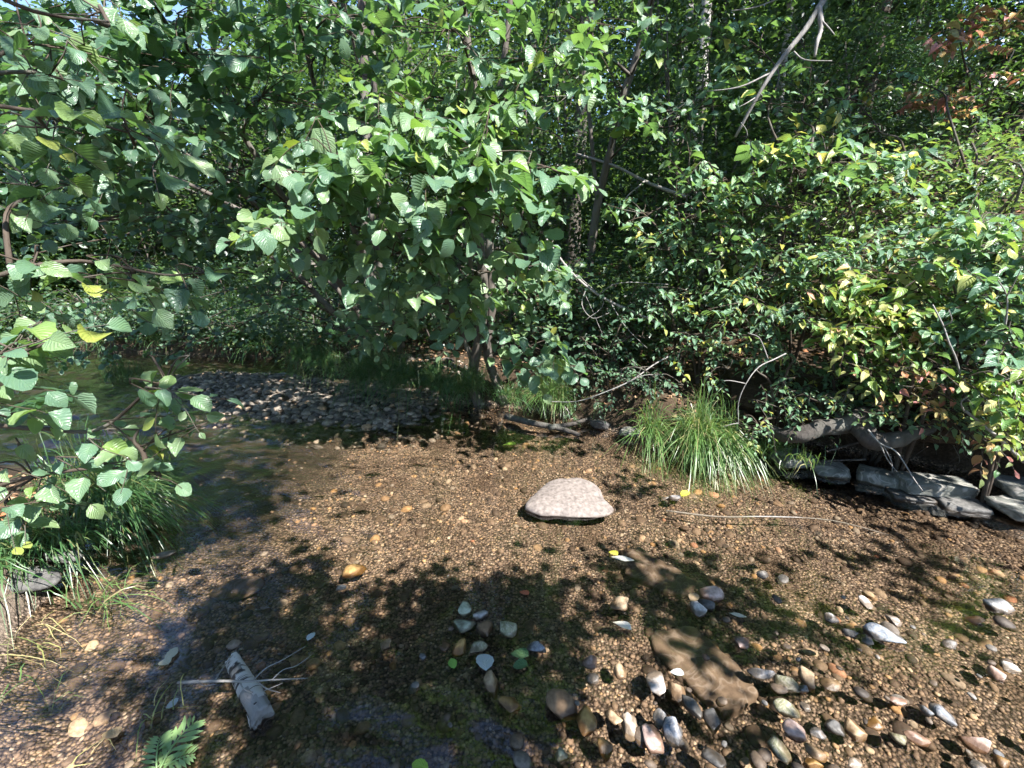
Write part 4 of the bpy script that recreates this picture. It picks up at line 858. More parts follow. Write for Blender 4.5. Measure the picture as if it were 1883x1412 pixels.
float_leaf('dull olive leaf under the water beside the bright fern', 210, 1346, 28, 18, 'tan', 1.0)
float_leaf('lime leaf cut by the bottom edge', 772, 1409, 30, 12, 'lime', 1.3)

rock('rock', 'low mossy stone at the water edge left of the bright tussock', 'rock', 1165, 795, 60, 26, 'wallstone', 61, 0.02, 4, 4, 0.2, 0.75, 0.02, 0.2, 0.6, 0.1, None, 0.1, 1.4)
rock('rock', 'dark stone under the bank right of the driftwood plank', 'rock', 1105, 782, 44, 22, 'st_dark', 62, 0.03, 4, 4, 0.2, 0.75, 0.02, -0.2, 0.7, 0.1, None, 0.1, 1.4)
# ------------------------------------------------------------------ ferns
def frond(length, npin, r, wide=0.34):
    Vs, Fs, Us, n = [], [], [], 0; a = Acc()
    P = np.array([[0, 0, 0], [0, 0.35*length, 0.18*length], [0, 0.7*length, 0.20*length], [0, length, 0.08*length]]); C = catmull(P, 10); a.tube(P, 0.004, 0.001, 4, 6)
    T, Fc, U = HI['lance'][0]
    for i in range(npin):
        t = 0.16+0.82*i/npin; p = C[int(t*(len(C)-1))]; L = length*wide*math.sin(math.pi*(0.12+0.86*t))**0.8+0.01
        for sg in (-1, 1):
            ang = math.radians(64-20*t); y = np.array([sg*math.sin(ang), math.cos(ang), -0.12+r.normal(0, 0.06)]); R = basis(y[None], np.array([[r.normal(0, .1), r.normal(0, .1), 1.0]]))
            v, f, u = place_many(T*np.array([0.62, 1, 0.5]), Fc, p[None], R, np.array([L]), U); Vs.append(v); Fs.append(f+n); n += len(v)
    return np.vstack(Vs), np.vstack(Fs), a
def fern(label, base, dirs, length, mat, seed, npin=11, wide=0.34, name='fern'):
    r = np.random.default_rng(seed); e = empty(name, base, label, 'fern')
    for az, tilt, k in dirs:
        V, Fc, a = frond(length*k, npin, r, wide); V = np.vstack([V, np.vstack(a.V)]); n0 = len(V)-a.n
        Rz = rotz(az); ct, st = math.cos(tilt), math.sin(tilt); V = V @ np.array([[1, 0, 0], [0, ct, -st], [0, st, ct]]).T @ Rz.T
        link('frond', mesh_np('frond', V, [Fc, np.vstack(a.F)+n0]), M[mat], e)
fern('bright green fern growing at the bottom edge of the picture', gp(288, 1425, 0.0), [(-0.25, 0.15, 1.0), (0.55, 0.1, 0.8), (-1.1, 0.1, 0.7)], 0.155, 'fern', 1, 8, 0.40)
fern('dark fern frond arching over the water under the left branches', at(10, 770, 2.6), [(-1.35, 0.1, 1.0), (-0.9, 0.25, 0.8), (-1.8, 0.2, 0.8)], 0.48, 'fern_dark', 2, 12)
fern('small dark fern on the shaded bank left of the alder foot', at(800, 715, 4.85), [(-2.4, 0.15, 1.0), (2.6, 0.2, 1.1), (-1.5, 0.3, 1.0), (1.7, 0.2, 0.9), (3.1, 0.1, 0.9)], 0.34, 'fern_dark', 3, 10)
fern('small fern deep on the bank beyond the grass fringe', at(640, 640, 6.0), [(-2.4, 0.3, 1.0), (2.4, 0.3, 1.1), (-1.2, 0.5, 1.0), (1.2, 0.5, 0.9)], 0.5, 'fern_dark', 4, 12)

# ------------------------------------------------------------------ sedges and grass
tussock('sedge_tussock', 'bright arching sedge tussock at the water edge right of the boulder', 1285, 806, 1500, 0.58, 0.05, 'sedge', 1, z=0.12, subs=9, jit=0.145, lean=(0.0, -0.42), width=0.0065, out=1.2, rise=0.9)
tussock('sedge_tussock', 'smaller half-shaded sedge tussock right of the alder foot', 1020, 735, 700, 0.50, 0.05, 'sedge', 2, z=0.16, subs=6, jit=0.16, lean=(0, -0.2), width=0.0065)
tussock('sedge_tussock', 'lower sedge clump spilling over the left wall stones', 1395, 832, 170, 0.28, 0.05, 'sedge', 3, z=0.10, subs=5, jit=0.12, lean=(0, -0.25))
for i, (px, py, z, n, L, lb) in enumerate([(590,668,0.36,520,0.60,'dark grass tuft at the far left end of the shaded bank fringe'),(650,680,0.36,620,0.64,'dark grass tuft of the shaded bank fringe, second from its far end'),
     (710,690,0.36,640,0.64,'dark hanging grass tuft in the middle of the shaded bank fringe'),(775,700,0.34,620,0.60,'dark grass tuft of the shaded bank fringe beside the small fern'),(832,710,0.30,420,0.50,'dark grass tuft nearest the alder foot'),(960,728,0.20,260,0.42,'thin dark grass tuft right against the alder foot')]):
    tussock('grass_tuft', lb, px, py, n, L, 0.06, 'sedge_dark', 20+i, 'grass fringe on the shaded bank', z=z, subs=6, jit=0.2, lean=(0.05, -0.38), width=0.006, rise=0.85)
tussock('sedge_tussock', 'far small grey-green tussock standing in the stream behind the left leaves', 232, 690, 260, 0.50, 0.05, 'sedge_dark', 31, z=0.05, subs=4, jit=0.16)
tussock('sedge_tussock', 'long trailing sedge on the left shore drooping into the blue ripples', 165, 935, 900, 0.72, 0.05, 'sedge_dark', 32, z=0.10, subs=7, jit=0.17, lean=(0.42, -0.05), width=0.006)
tussock('sedge_tussock', 'sparse sedge behind the drooping leafy spray at left', 300, 880, 160, 0.6, 0.05, 'sedge_dark', 33, z=0.0, subs=3, jit=0.2, lean=(0.35, 0.0), width=0.004)
tussock('grass_tuft', 'green grass blades arching right above the flat mossy rock', 70, 985, 110, 0.48, 0.04, 'sedge_dark', 34, z=0.14, subs=3, jit=0.10, lean=(0.7, -0.3), width=0.008)
tussock('grass_tuft', 'pale dry grass straws on the left shore', 30, 1215, 18, 0.30, 0.03, 'straw', 35, z=0.06, subs=4, jit=0.10, lean=(0.5, 0.0), width=0.005, rise=0.6)
tussock('grass_tuft', 'yellow-green straggling grass at the lower left edge', 25, 1285, 14, 0.24, 0.03, 'sedge', 36, z=0.05, subs=4, jit=0.08, lean=(0.35, 0.1), width=0.005, rise=0.8)
tussock('grass_tuft', 'dark leafy grass drooping over the flat mossy rock', 30, 1030, 260, 0.42, 0.05, 'sedge_dark', 45, z=0.16, subs=5, jit=0.14, lean=(0.4, -0.35), width=0.007)
tussock('grass_tuft', 'sparse grass runners between the flat rock and the water', 150, 1090, 60, 0.34, 0.04, 'sedge', 37, z=0.04, subs=4, jit=0.14, lean=(0.5, 0), width=0.005, rise=0.6)
tussock('grass_tuft', 'few thin straws beside the bright fern', 210, 1330, 14, 0.26, 0.04, 'straw', 38, z=0.0, subs=3, jit=0.10, lean=(0.3, 0.3), width=0.004, rise=0.6)
tussock('grass_tuft', 'small green grass tuft on the bare bank left of the bright tussock', 1130, 735, 260, 0.36, 0.05, 'sedge', 44, z=0.18, subs=5, jit=0.16, lean=(0, -0.3), width=0.005)
tussock('grass_tuft', 'wispy upright grass behind the bright tussock', 1225, 720, 120, 0.6, 0.05, 'sedge_dark', 39, z=0.2, subs=3, jit=0.12, rise=1.4, out=0.4, width=0.004)

for i, x in enumerate(np.linspace(-9.2, -3.3, 7)):
    P0 = np.array([x, farY(x)+0.10, 0.22]); q = proj(P0)
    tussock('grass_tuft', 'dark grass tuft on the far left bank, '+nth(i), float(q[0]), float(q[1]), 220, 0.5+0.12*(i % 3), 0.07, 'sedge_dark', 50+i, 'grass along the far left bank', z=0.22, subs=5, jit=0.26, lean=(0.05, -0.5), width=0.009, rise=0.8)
# ------------------------------------------------------------------ the leafy bushes one sees leaf by leaf
def P_(*a): return [at(*q) for q in a]
# main alder on the far bank
al = Plant('alder_bush', 'big round-leaved alder in the middle, leaning over the stream', 'bush', [*at(900,750,4.75)[:2], 0.1], seed=1)
al.stem(P_((888,760,4.75),(868,705,4.7),(878,640,4.6),(890,560,4.5),(885,470,4.4),(878,380,4.3),(884,280,4.2),(870,150,4.2),(850,0,4.2),(835,-160,4.2)), 0.062, 0.025)
al.stem(P_((930,742,4.7),(908,690,4.72),(896,640,4.68),(905,560,4.62),(900,460,4.6),(906,350,4.6),(915,200,4.6),(935,40,4.6),(945,-120,4.6)), 0.058, 0.022)
al.stem(P_((880,715,4.72),(866,660,4.6),(845,600,4.5),(800,520,4.3),(740,440,4.0),(680,360,3.7),(610,300,3.4)), 0.030, 0.012)
al.stem(P_((893,640,4.6),(870,520,4.2),(860,400,3.8),(880,320,3.4)), 0.026, 0.010)
al.blob(620,310,150,80,2.7,3.4,18,0.165,dirs=(-0.2,-0.6,-0.1)); al.blob(760,330,110,70,2.8,3.4,12,0.165,dirs=(0,-0.6,-0.2)); al.blob(890,290,100,60,2.8,3.3,12,0.165,dirs=(0.3,-0.6,0))
al.blob(560,430,120,70,2.9,3.6,14,0.154,dirs=(-0.2,-0.6,-0.2)); al.blob(720,470,130,80,2.9,3.6,18,0.154,dirs=(0,-0.6,-0.3)); al.blob(930,420,90,60,2.9,3.4,12,0.165,dirs=(0.3,-0.6,-0.3))
al.blob(820,560,140,60,3.4,4.1,18,0.143,dirs=(0,-0.6,-0.2)); al.blob(930,510,100,50,3.4,4.0,10,0.143,dirs=(0.3,-0.5,-0.2)); al.blob(985,650,85,42,3.3,3.7,11,0.154,dirs=(0.7,-0.5,-0.2)); al.blob(700,570,60,40,3.7,4.2,6,0.132)
al.blob(1035,320,50,25,3.0,3.3,4,0.143,dirs=(0.6,-0.4,0)); al.blob(770,170,150,80,3.3,4.1,15,0.143); al.blob(930,180,120,80,3.4,4.2,12,0.143); al.blob(820,50,200,70,3.2,4.2,19,0.143); al.blob(1020,80,110,80,3.4,4.2,12,0.143)
al.blob(960,560,60,60,3.9,4.3,9,0.121); al.blob(870,-60,260,50,3.4,4.4,10,0.143)
for b in [(760,215,160,55,3.0,3.8,14,0.15),(910,215,110,50,3.0,3.7,10,0.15),(700,600,100,35,3.7,4.4,9,0.12),(560,350,120,60,2.9,3.6,9,0.15),(1000,500,60,50,3.3,3.8,6,0.14)]: al.blob(*b, dirs=(0, -0.6, -0.25))
al.finish('alder', 'alder', 300)
# second alder, stems fanning to the left
al2 = Plant('alder_bush', 'alder thicket of slanting stems fanning left over the gravel bar', 'bush', [*at(700,645,5.6)[:2], 0.3], seed=2)
for pts in [((700,650,5.6),(650,560,5.4),(580,450,5.1),(500,330,4.8),(420,210,4.5),(330,80,4.2),(240,-60,4.0)),((735,645,5.6),(728,600,5.5),(690,520,5.3),(640,390,5.0),(600,240,4.8),(560,80,4.6),(530,-80,4.5)),
            ((690,640,5.7),(640,545,5.6),(600,490,5.5),(500,400,5.3),(380,310,5.0),(250,230,4.7),(120,160,4.4)),((715,640,5.8),(620,530,5.9),(520,440,5.9),(430,380,5.9),(300,320,5.7),(150,290,5.5)),((740,640,5.8),(700,500,5.8),(680,350,5.8),(690,180,5.8),(680,0,5.8),(660,-120,5.8)),
            ((690,650,5.5),(600,560,5.5),(540,500,5.5),(440,440,5.4),(330,400,5.2))]:
    al2.stem(P_(*pts), 0.045, 0.014)
for b in [(400,330,120,90,3.4,4.4,18,0.144),(480,180,140,90,3.4,4.4,20,0.144),(350,100,160,100,3.0,4.2,22,0.156),(250,220,140,80,3.0,4.2,20,0.144),(600,100,140,100,3.8,4.8,18,0.132),(180,330,160,60,3.4,4.6,18,0.144),
          (430,420,120,50,3.8,4.8,16,0.132),(620,240,90,70,3.9,4.6,11,0.132),(160,90,150,80,3.0,4.0,16,0.144),(520,10,180,70,3.6,4.6,18,0.144),(330,-60,200,60,3.2,4.2,13,0.144),(520,520,90,40,4.4,5.2,11,0.120),(60,220,100,120,3.4,4.6,14,0.144),(640,30,120,60,4,5,11,0.132),(640,560,70,40,4.6,5.2,7,0.120),(300,430,150,40,3.8,5.0,18,0.11),(110,635,120,40,5.0,6.0,14,0.10),(250,645,90,25,5.4,6.3,9,0.09),(40,600,90,50,5.0,6.2,10,0.10),(300,575,130,30,5.2,6.4,14,0.10),(160,560,110,35,5.2,6.4,12,0.10),(430,600,90,25,5.4,6.2,8,0.09),(340,620,90,20,5.8,6.6,7,0.09),(150,410,120,40,3.6,4.8,14,0.11),(400,510,110,40,4.4,5.4,16,0.11),(240,500,120,35,4.4,5.6,14,0.11),(480,560,80,30,5.0,5.8,8,0.10),(80,60,120,70,3.2,4.4,18,0.13),(325,25,90,45,3.2,4.2,10,0.13),(240,90,80,50,3.4,4.4,8,0.13),(200,140,120,60,3.2,4.4,14,0.13),(30,150,60,80,3.0,4.0,10,0.13)]:
    al2.blob(*b, dirs=(-0.35, -0.5, -0.05))
for b in [(350,-150,260,60,2.8,4.0,22,0.15),(100,-100,160,60,2.8,3.8,12,0.15)]: al2.blob(*b)
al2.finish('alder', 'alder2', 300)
# near branches from the left
lf = Plant('hazel_bush', 'near bush reaching in from the left edge with large pleated leaves', 'bush', [-3.3, 1.9, float(H(-3.3, 1.9))], seed=3)
B3 = [-3.3, 1.9, 0.1]
for pts in [[B3,at(-330,300,2.2),at(-150,170,2.0),at(0,195,1.95),at(130,215,2.0),at(240,245,2.1)],[B3,at(-350,620,1.9),at(-150,560,1.75),at(20,500,1.8),at(150,480,1.9),at(300,505,2.0),at(380,500,2.05)],
            [B3,at(-300,850,1.8),at(-80,700,1.6),at(60,640,1.55),at(130,620,1.6)],[B3,at(-300,950,1.9),at(-50,800,1.8),at(60,788,1.75),at(180,790,1.75),at(270,720,1.75),at(320,690,1.75)],
            [B3,at(-250,1000,1.9),at(-20,900,1.8),at(100,870,1.75),at(200,860,1.75),at(290,870,1.7)],[B3,at(-350,0,2.2),at(-150,-60,2.0),at(60,20,2.0),at(200,40,2.1)]]:
    lf.stem(pts, 0.016, 0.004, 'branch', 'twig', 6)
bl = lambda *a, **k: lf.blob(*a, **k)
kw = dict(leaves=(4, 7), length=(0.22, 0.42))
for b in [(90,240,120,50,1.8,2.3,6,0.13),(250,270,60,50,2.0,2.4,4,0.13),(50,340,90,60,1.9,2.5,5,0.13),(50,80,110,70,1.9,2.6,6,0.135),(190,30,140,40,2.0,2.7,5,0.13),(130,150,100,40,2.2,2.7,4,0.12)]: bl(*b, dirs=(0.6,-0.2,-0.35), **kw)
for b in [(90,500,100,25,1.8,2.0,4,0.115),(250,515,90,22,1.9,2.1,4,0.115),(380,505,40,20,2.0,2.1,2,0.115)]: bl(*b, dirs=(0.8,-0.1,-0.35), **kw)
for b in [(60,650,90,40,1.5,1.7,5,0.125),(10,720,30,40,1.5,1.6,2,0.12),(310,715,45,28,1.7,1.8,4,0.095),(255,790,55,40,1.65,1.8,4,0.095),(180,840,60,40,1.6,1.8,3,0.10),(60,880,70,50,1.6,1.8,4,0.10),(295,878,20,12,1.68,1.75,1,0.095),(40,950,50,45,1.7,1.9,3,0.10),(40,770,50,40,1.7,1.9,2,0.11)]: bl(*b, dirs=(0.7,0,-0.25), **kw)
lf.finish('alder', 'alder', 300)
# slim leaning tree with its own leaves
sl = Plant('slim_tree', 'slim pale leaning tree with a fork, right of the alder', 'tree', [*at(1075,520,5.6)[:2], float(H(*at(1075,520,5.6)[:2]))], seed=4)
b0 = [*at(1075,520,5.6)[:2], float(H(*at(1075,520,5.6)[:2]))-0.1]
sl.stem([b0,*P_((1085,480,5.55),(1100,370,5.45),(1122,280,5.35),(1142,190,5.25),(1165,120,5.2),(1192,25,5.1),(1215,-90,5.1))], 0.055, 0.030, 'trunk')
sl.stem(P_((1099,372,5.45),(1092,300,5.5),(1085,230,5.5),(1075,130,5.5),(1070,20,5.5),(1070,-80,5.5)), 0.026, 0.014, 'fork')
sl.stem(P_((1160,140,5.2),(1110,95,4.9),(1040,55,4.6)), 0.018, 0.008, 'limb')
for b in [(1180,210,70,50,4.2,4.8,9,0.12),(1130,150,70,50,4.3,5,8,0.12),(1250,230,60,50,4.2,4.7,8,0.12),(1090,40,110,40,4.2,5,9,0.12),(1250,80,70,60,4.4,5.1,9,0.12),(1010,140,60,60,4.6,5.2,6,0.11),(1200,-60,160,60,4.2,5,12,0.12),(1310,190,40,40,4.2,4.6,5,0.12)]:
    sl.blob(*b)
sl.finish('alder', 'alder', 200)
# sunlit pale shrubs on the right bank
def bank_shrub(label, base, stems, blobs, mat, shape, seed, parts, dirs=(-0.1, -0.6, 0.0), opp=False, nm='shrub', leaves=(7, 12), length=(0.25, 0.45)):
    o = [base[0], base[1], float(H(base[0], base[1]))]; p = Plant(nm, label, 'shrub', o, seed=seed)
    for s in stems: p.stem([np.array(o)-[0, 0, 0.08], *P_(*s)], 0.016, 0.005, 'stem', 'twig', 6)
    for b in blobs: p.blob(*b, dirs=dirs, opposite=opp, leaves=leaves, length=length)
    return p.finish(shape, mat, parts)
b1 = at(1400,640,4.6)
bank_shrub('tall pale-leaved sunlit shrub arching above the middle right bank', b1, [((1420,560,4.4),(1440,440,4.2),(1470,330,4.0)),((1380,560,4.5),(1340,440,4.3),(1290,350,4.1)),((1450,560,4.4),(1530,420,4.2),(1600,330,4.0))],
  [(1330,330,90,45,3.7,4.3,14,0.128),(1430,300,90,45,3.6,4.2,14,0.128),(1530,300,100,45,3.6,4.2,14,0.134),(1640,310,90,45,3.6,4.2,12,0.134),(1280,400,70,40,3.9,4.4,10,0.110),(1400,380,110,40,3.8,4.4,14,0.116),(1480,180,90,60,4.2,4.8,12,0.122),(1400,90,90,70,4.4,5.0,12,0.122)], 'pale', 'ovate', 5, 260)
b2 = at(1560,640,3.9)
bank_shrub('yellowing leafy shrub in sun above the undercut bank', b2, [((1560,560,3.6),(1590,520,3.4)),((1620,570,3.5),(1680,540,3.3)),((1520,600,3.6),(1480,560,3.5)),((1535,720,3.4),(1532,650,3.4),(1535,600,3.3))],
  [(1560,560,70,40,3.1,3.6,18,0.110),(1640,575,70,35,3.0,3.4,20,0.110),(1570,610,60,30,3.0,3.3,15,0.110),(1680,620,50,30,2.9,3.2,12,0.104),(1620,520,90,35,3.2,3.7,18,0.110),(1700,540,60,40,3.0,3.4,14,0.110),(1600,680,60,25,3.0,3.3,9,0.091),(1650,690,70,30,2.8,3.1,10,0.098)], 'yellowing', 'ovate', 6, 260)
b3 = at(1470,600,4.2)
bank_shrub('blue-green pinnate-leaved shrub left of the yellowing one', b3, [((1450,540,4.0),(1440,500,3.8)),((1500,540,4.0),(1520,480,3.8)),((1420,600,3.9),(1400,560,3.7))],
  [(1420,510,60,35,3.6,4.0,15,0.122),(1500,490,80,40,3.6,4.0,20,0.122),(1580,470,80,35,3.5,3.9,16,0.122),(1380,560,60,35,3.6,3.9,12,0.110),(1460,570,70,30,3.5,3.8,14,0.110),(1410,650,60,40,3.4,3.8,12,0.098)], 'pale', 'lance', 7, 240, opp=True, leaves=(5, 8))
b4 = at(1800,560,3.6)
bank_shrub('dense green shrub filling the right edge at mid height', b4, [((1800,500,3.3),(1790,440,3.2)),((1840,520,3.2),(1870,450,3.0)),((1760,560,3.3),(1740,500,3.2))],
  [(1760,480,70,40,3.0,3.5,15,0.116),(1840,470,70,50,2.8,3.3,16,0.122),(1800,410,80,35,3.1,3.6,15,0.116),(1840,560,60,40,2.7,3.1,14,0.116),(1770,590,60,30,2.8,3.2,12,0.110),(1870,640,40,40,2.5,2.8,9,0.110),(1740,700,80,25,2.7,3.0,12,0.091)], 'pale', 'ovate', 8, 260)
b5 = at(1860,780,2.6)
bank_shrub('low yellow and green bush at the right edge above the hollow', b5, [((1865,740,2.5),(1870,700,2.4)),((1840,760,2.5),(1800,730,2.5))],
  [(1860,700,40,30,2.3,2.6,9,0.104),(1870,750,30,30,2.3,2.5,8,0.098),(1800,700,50,20,2.5,2.8,9,0.091),(1850,790,35,20,2.3,2.5,6,0.073)], 'yellowing', 'ovate', 9, 140)
b6 = at(1790,300,6.0)
bank_shrub('bush turning red and orange on the slope at upper right', [b6[0], b6[1]], [((1785,200,5.7),(1770,100,5.4),(1760,40,5.3)),((1800,180,5.8),(1840,60,5.6))],
  [(1700,190,40,25,5.2,5.8,4,0.13),(1790,210,60,30,5.2,5.8,4,0.12),(1770,50,60,35,5.1,5.6,6,0.159),(1840,40,60,40,5.2,5.8,6,0.159),(1770,150,35,35,5.2,5.6,2,0.159),(1740,175,40,15,5.3,5.6,3,0.122),(1850,110,40,40,5.3,5.8,3,0.146)], 'red', 'ovate', 10, 160)
b6b = at(1690,720,3.0)
bank_shrub('sprig of small pink and red leaves over the undercut lip', b6b, [((1680,690,2.85),(1670,680,2.8)),((1720,720,2.8),(1750,735,2.7))],
  [(1690,680,35,15,2.7,2.9,4,0.073),(1740,730,40,20,2.6,2.8,5,0.073),(1660,730,50,20,2.8,3.0,3,0.061),(1840,825,30,25,2.35,2.5,4,0.073)], 'red', 'ovate', 11, 90)
b8 = at(1260,600,4.5)
bank_shrub('sunlit leafy shrub in the middle, left of the tall pale-leaved one', b8, [((1250,540,4.3),(1230,460,4.1)),((1290,540,4.3),(1340,470,4.1)),((1230,580,4.3),(1180,520,4.2))],
  [(1220,460,70,40,3.9,4.3,12,0.10),(1320,470,70,40,3.8,4.3,13,0.10),(1180,390,60,40,4.1,4.6,9,0.10),(1290,540,70,40,3.8,4.2,13,0.095),(1390,620,60,40,3.5,3.9,10,0.085),(1200,560,60,40,3.9,4.3,9,0.09),(1310,620,60,40,3.6,4.0,10,0.08),(1420,450,70,35,3.8,4.2,10,0.10)], 'pale', 'ovate', 41, 260)
b9 = at(1700,420,4.6)
bank_shrub('leafy green shrub on the slope between the pale and the yellowing ones', b9, [((1690,400,4.4),(1680,360,4.2)),((1740,400,4.3),(1790,350,4.2))],
  [(1660,400,80,35,4.0,4.5,11,0.11),(1750,390,70,40,4.0,4.5,11,0.11),(1720,450,80,35,3.7,4.1,12,0.105),(1820,330,60,40,4.2,4.7,9,0.11),(1640,440,80,30,3.8,4.2,10,0.10),(1700,280,70,35,4.4,4.9,8,0.11),(1600,215,90,50,4.4,5.0,11,0.11),(1510,240,80,40,4.2,4.8,9,0.11),(1800,250,70,50,4.4,5.0,8,0.11),(1660,140,80,40,4.8,5.4,8,0.11)], 'pale', 'ovate', 42, 240)
b7 = at(1620,740,3.3)
bank_shrub('low tangle of green leaves along the lip of the undercut bank', b7, [((1600,725,3.2),(1560,715,3.1)),((1660,735,3.1),(1720,730,2.9)),((1700,740,3.0),(1790,760,2.75))],
  [(1500,735,50,20,3.2,3.5,12,0.075),(1570,725,60,22,3.1,3.4,14,0.08),(1640,735,60,20,3.0,3.3,14,0.08),(1710,745,60,20,2.85,3.1,14,0.075),(1780,765,50,20,2.65,2.9,12,0.07),(1460,775,40,14,3.0,3.2,6,0.06),(1540,760,50,14,2.95,3.15,8,0.065),(1660,765,60,14,2.8,3.0,8,0.065),(1760,785,50,16,2.6,2.8,7,0.06),(1480,690,60,30,3.4,3.7,12,0.08),(1560,680,60,25,3.3,3.6,12,0.08)], 'pale', 'ovate', 31, 220)
# small-leaved low thicket in the middle of the far bank
for i, (lb, px, py, Y, bl_) in enumerate([
  ('low small-leaved thicket between the alder and the bright tussock', 1120, 680, 4.3, [(1120,650,60,40,3.9,4.3,10,0.065),(1180,620,50,40,3.9,4.3,9,0.065),(1200,690,50,30,3.6,3.9,8,0.06),(1090,690,40,30,4.0,4.2,6,0.06),(1160,560,60,40,4.1,4.6,8,0.07),(1120,745,60,20,3.95,4.25,12,0.055),(1010,690,60,25,4.3,4.6,8,0.065),(1160,720,50,25,3.8,4.1,9,0.06),(1070,765,50,12,4.15,4.3,6,0.05)]),
  ('small-leaved green bush behind the bright sedge tussock', 1290, 660, 4.2, [(1270,640,60,40,3.7,4.1,10,0.065),(1330,600,60,40,3.8,4.3,10,0.07),(1300,540,70,40,4.0,4.5,10,0.075),(1340,680,50,40,3.5,3.9,8,0.06),(1240,560,50,40,4.0,4.4,8,0.07)]),
  ('leafy creeper hanging over the root at the left of the hollow', 1440, 740, 3.4, [(1420,720,40,30,3.1,3.4,7,0.06),(1400,790,25,30,2.95,3.1,6,0.05),(1480,730,40,25,3.1,3.4,6,0.055),(1530,745,25,15,3.0,3.1,4,0.05)])]):
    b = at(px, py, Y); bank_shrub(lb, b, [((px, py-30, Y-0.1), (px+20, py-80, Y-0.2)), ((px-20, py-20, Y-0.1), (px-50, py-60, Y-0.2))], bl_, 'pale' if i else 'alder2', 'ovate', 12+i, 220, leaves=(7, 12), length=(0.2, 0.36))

# ------------------------------------------------------------------ undergrowth behind
G_UND = 'undergrowth behind the alders'
rs = np.random.default_rng(77)
und = []
for x in np.arange(-7.5, 1.2, 0.95): und.append((x+rs.normal(0, 0.2), farY(x)+1.1+rs.uniform(0, 0.7), rs.uniform(1.0, 1.7), 0.75, 90, 26, 0.065))
for x in np.arange(-8.5, 4.5, 1.25): und.append((x+rs.normal(0, 0.3), farY(max(min(x, 1.5), -6))+2.5+rs.uniform(0, 1.0), (rs.uniform(3.8, 5.0) if x > -5 else rs.uniform(2.2, 3.2)), 1.15, 190 if x > -5 else 120, 30, 0.08))
for x in np.arange(-10, 8, 1.9): und.append((x+rs.normal(0, 0.4), 9.2+rs.uniform(0, 1.5)-0.12*x, (rs.uniform(5.2, 6.6) if x > -5 else rs.uniform(3.0, 4.2)), 1.5, 230 if x > -5 else 140, 32, 0.095))
TIERS = [('low bush on the shaded far bank', 'low undergrowth on the far bank'), ('dark understory shrub behind the alders', 'understory behind the alders'), ('very tall shrub deep in the back wood', 'tall shrubs at the back')]
cnt = [0, 0, 0]
for i, (x, y, h, rad, nc, per, size) in enumerate(und):
    k = 0 if rad < 0.9 else (1 if rad < 1.3 else 2)
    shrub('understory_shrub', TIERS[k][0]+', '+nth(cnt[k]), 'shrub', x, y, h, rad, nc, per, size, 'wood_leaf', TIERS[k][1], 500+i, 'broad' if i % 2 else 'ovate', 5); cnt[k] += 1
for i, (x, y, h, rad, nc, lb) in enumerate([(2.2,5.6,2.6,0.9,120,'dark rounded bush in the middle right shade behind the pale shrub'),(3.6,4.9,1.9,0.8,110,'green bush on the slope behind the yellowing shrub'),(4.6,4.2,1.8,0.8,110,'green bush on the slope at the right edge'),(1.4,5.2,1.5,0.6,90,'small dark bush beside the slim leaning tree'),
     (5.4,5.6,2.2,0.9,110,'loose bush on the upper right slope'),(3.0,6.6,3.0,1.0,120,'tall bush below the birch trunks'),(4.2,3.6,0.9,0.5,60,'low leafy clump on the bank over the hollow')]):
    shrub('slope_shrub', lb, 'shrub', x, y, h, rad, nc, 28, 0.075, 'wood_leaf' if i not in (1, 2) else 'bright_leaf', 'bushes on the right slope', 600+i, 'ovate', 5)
for i, (px, Y, h, rad) in enumerate([(-40, 10, 2.4, 1.3), (60, 11, 2.8, 1.5), (150, 10.5, 2.0, 1.2), (-160, 10.5, 3.2, 1.6), (250, 12, 2.2, 1.3)]):
    c = at(px, 600, Y); shrub('far_shrub', 'sunlit pale green shrub at far left, '+['in front by the edge', 'behind the front one', 'third towards the gravel bar', 'tallest at the very edge', 'farthest and rightmost'][i], 'shrub', c[0], c[1], h, rad, 150, 30, 0.085, 'bright_leaf', 'sunlit shrubs at far left', 640+i, 'broad', 5)
for i, (px, py, Y) in enumerate([(250,600,8.2),(330,600,8.0),(410,610,7.8),(480,620,7.4),(170,610,8.6)]):
    c = at(px, py, Y); shrub('bramble', 'low bramble mound beyond the gravel bar, '+['second from the left', 'middle one', 'second from the right', 'rightmost', 'leftmost'][i], 'shrub', c[0], c[1], 0.7, 0.7, 70, 30, 0.06, 'wood_leaf', 'bramble mounds beyond the gravel bar', 660+i, 'broad', 4, crad=0.16)

rb = np.random.default_rng(12)
for i, x in enumerate(np.linspace(-11, -2.9, 12)):
    shrub('bank_herb', 'herb clump at the far left water edge, '+nth(i), 'plant', x+rb.normal(0, 0.1), farY(x)+rb.uniform(0.12, 0.3), rb.uniform(0.5, 0.9), 0.5, 55, 24, 0.06, 'wood_leaf', 'herbs along the far left water edge', 680+i, 'broad' if i % 2 else 'ovate', 4, lean=(0, -0.25), crad=0.15)
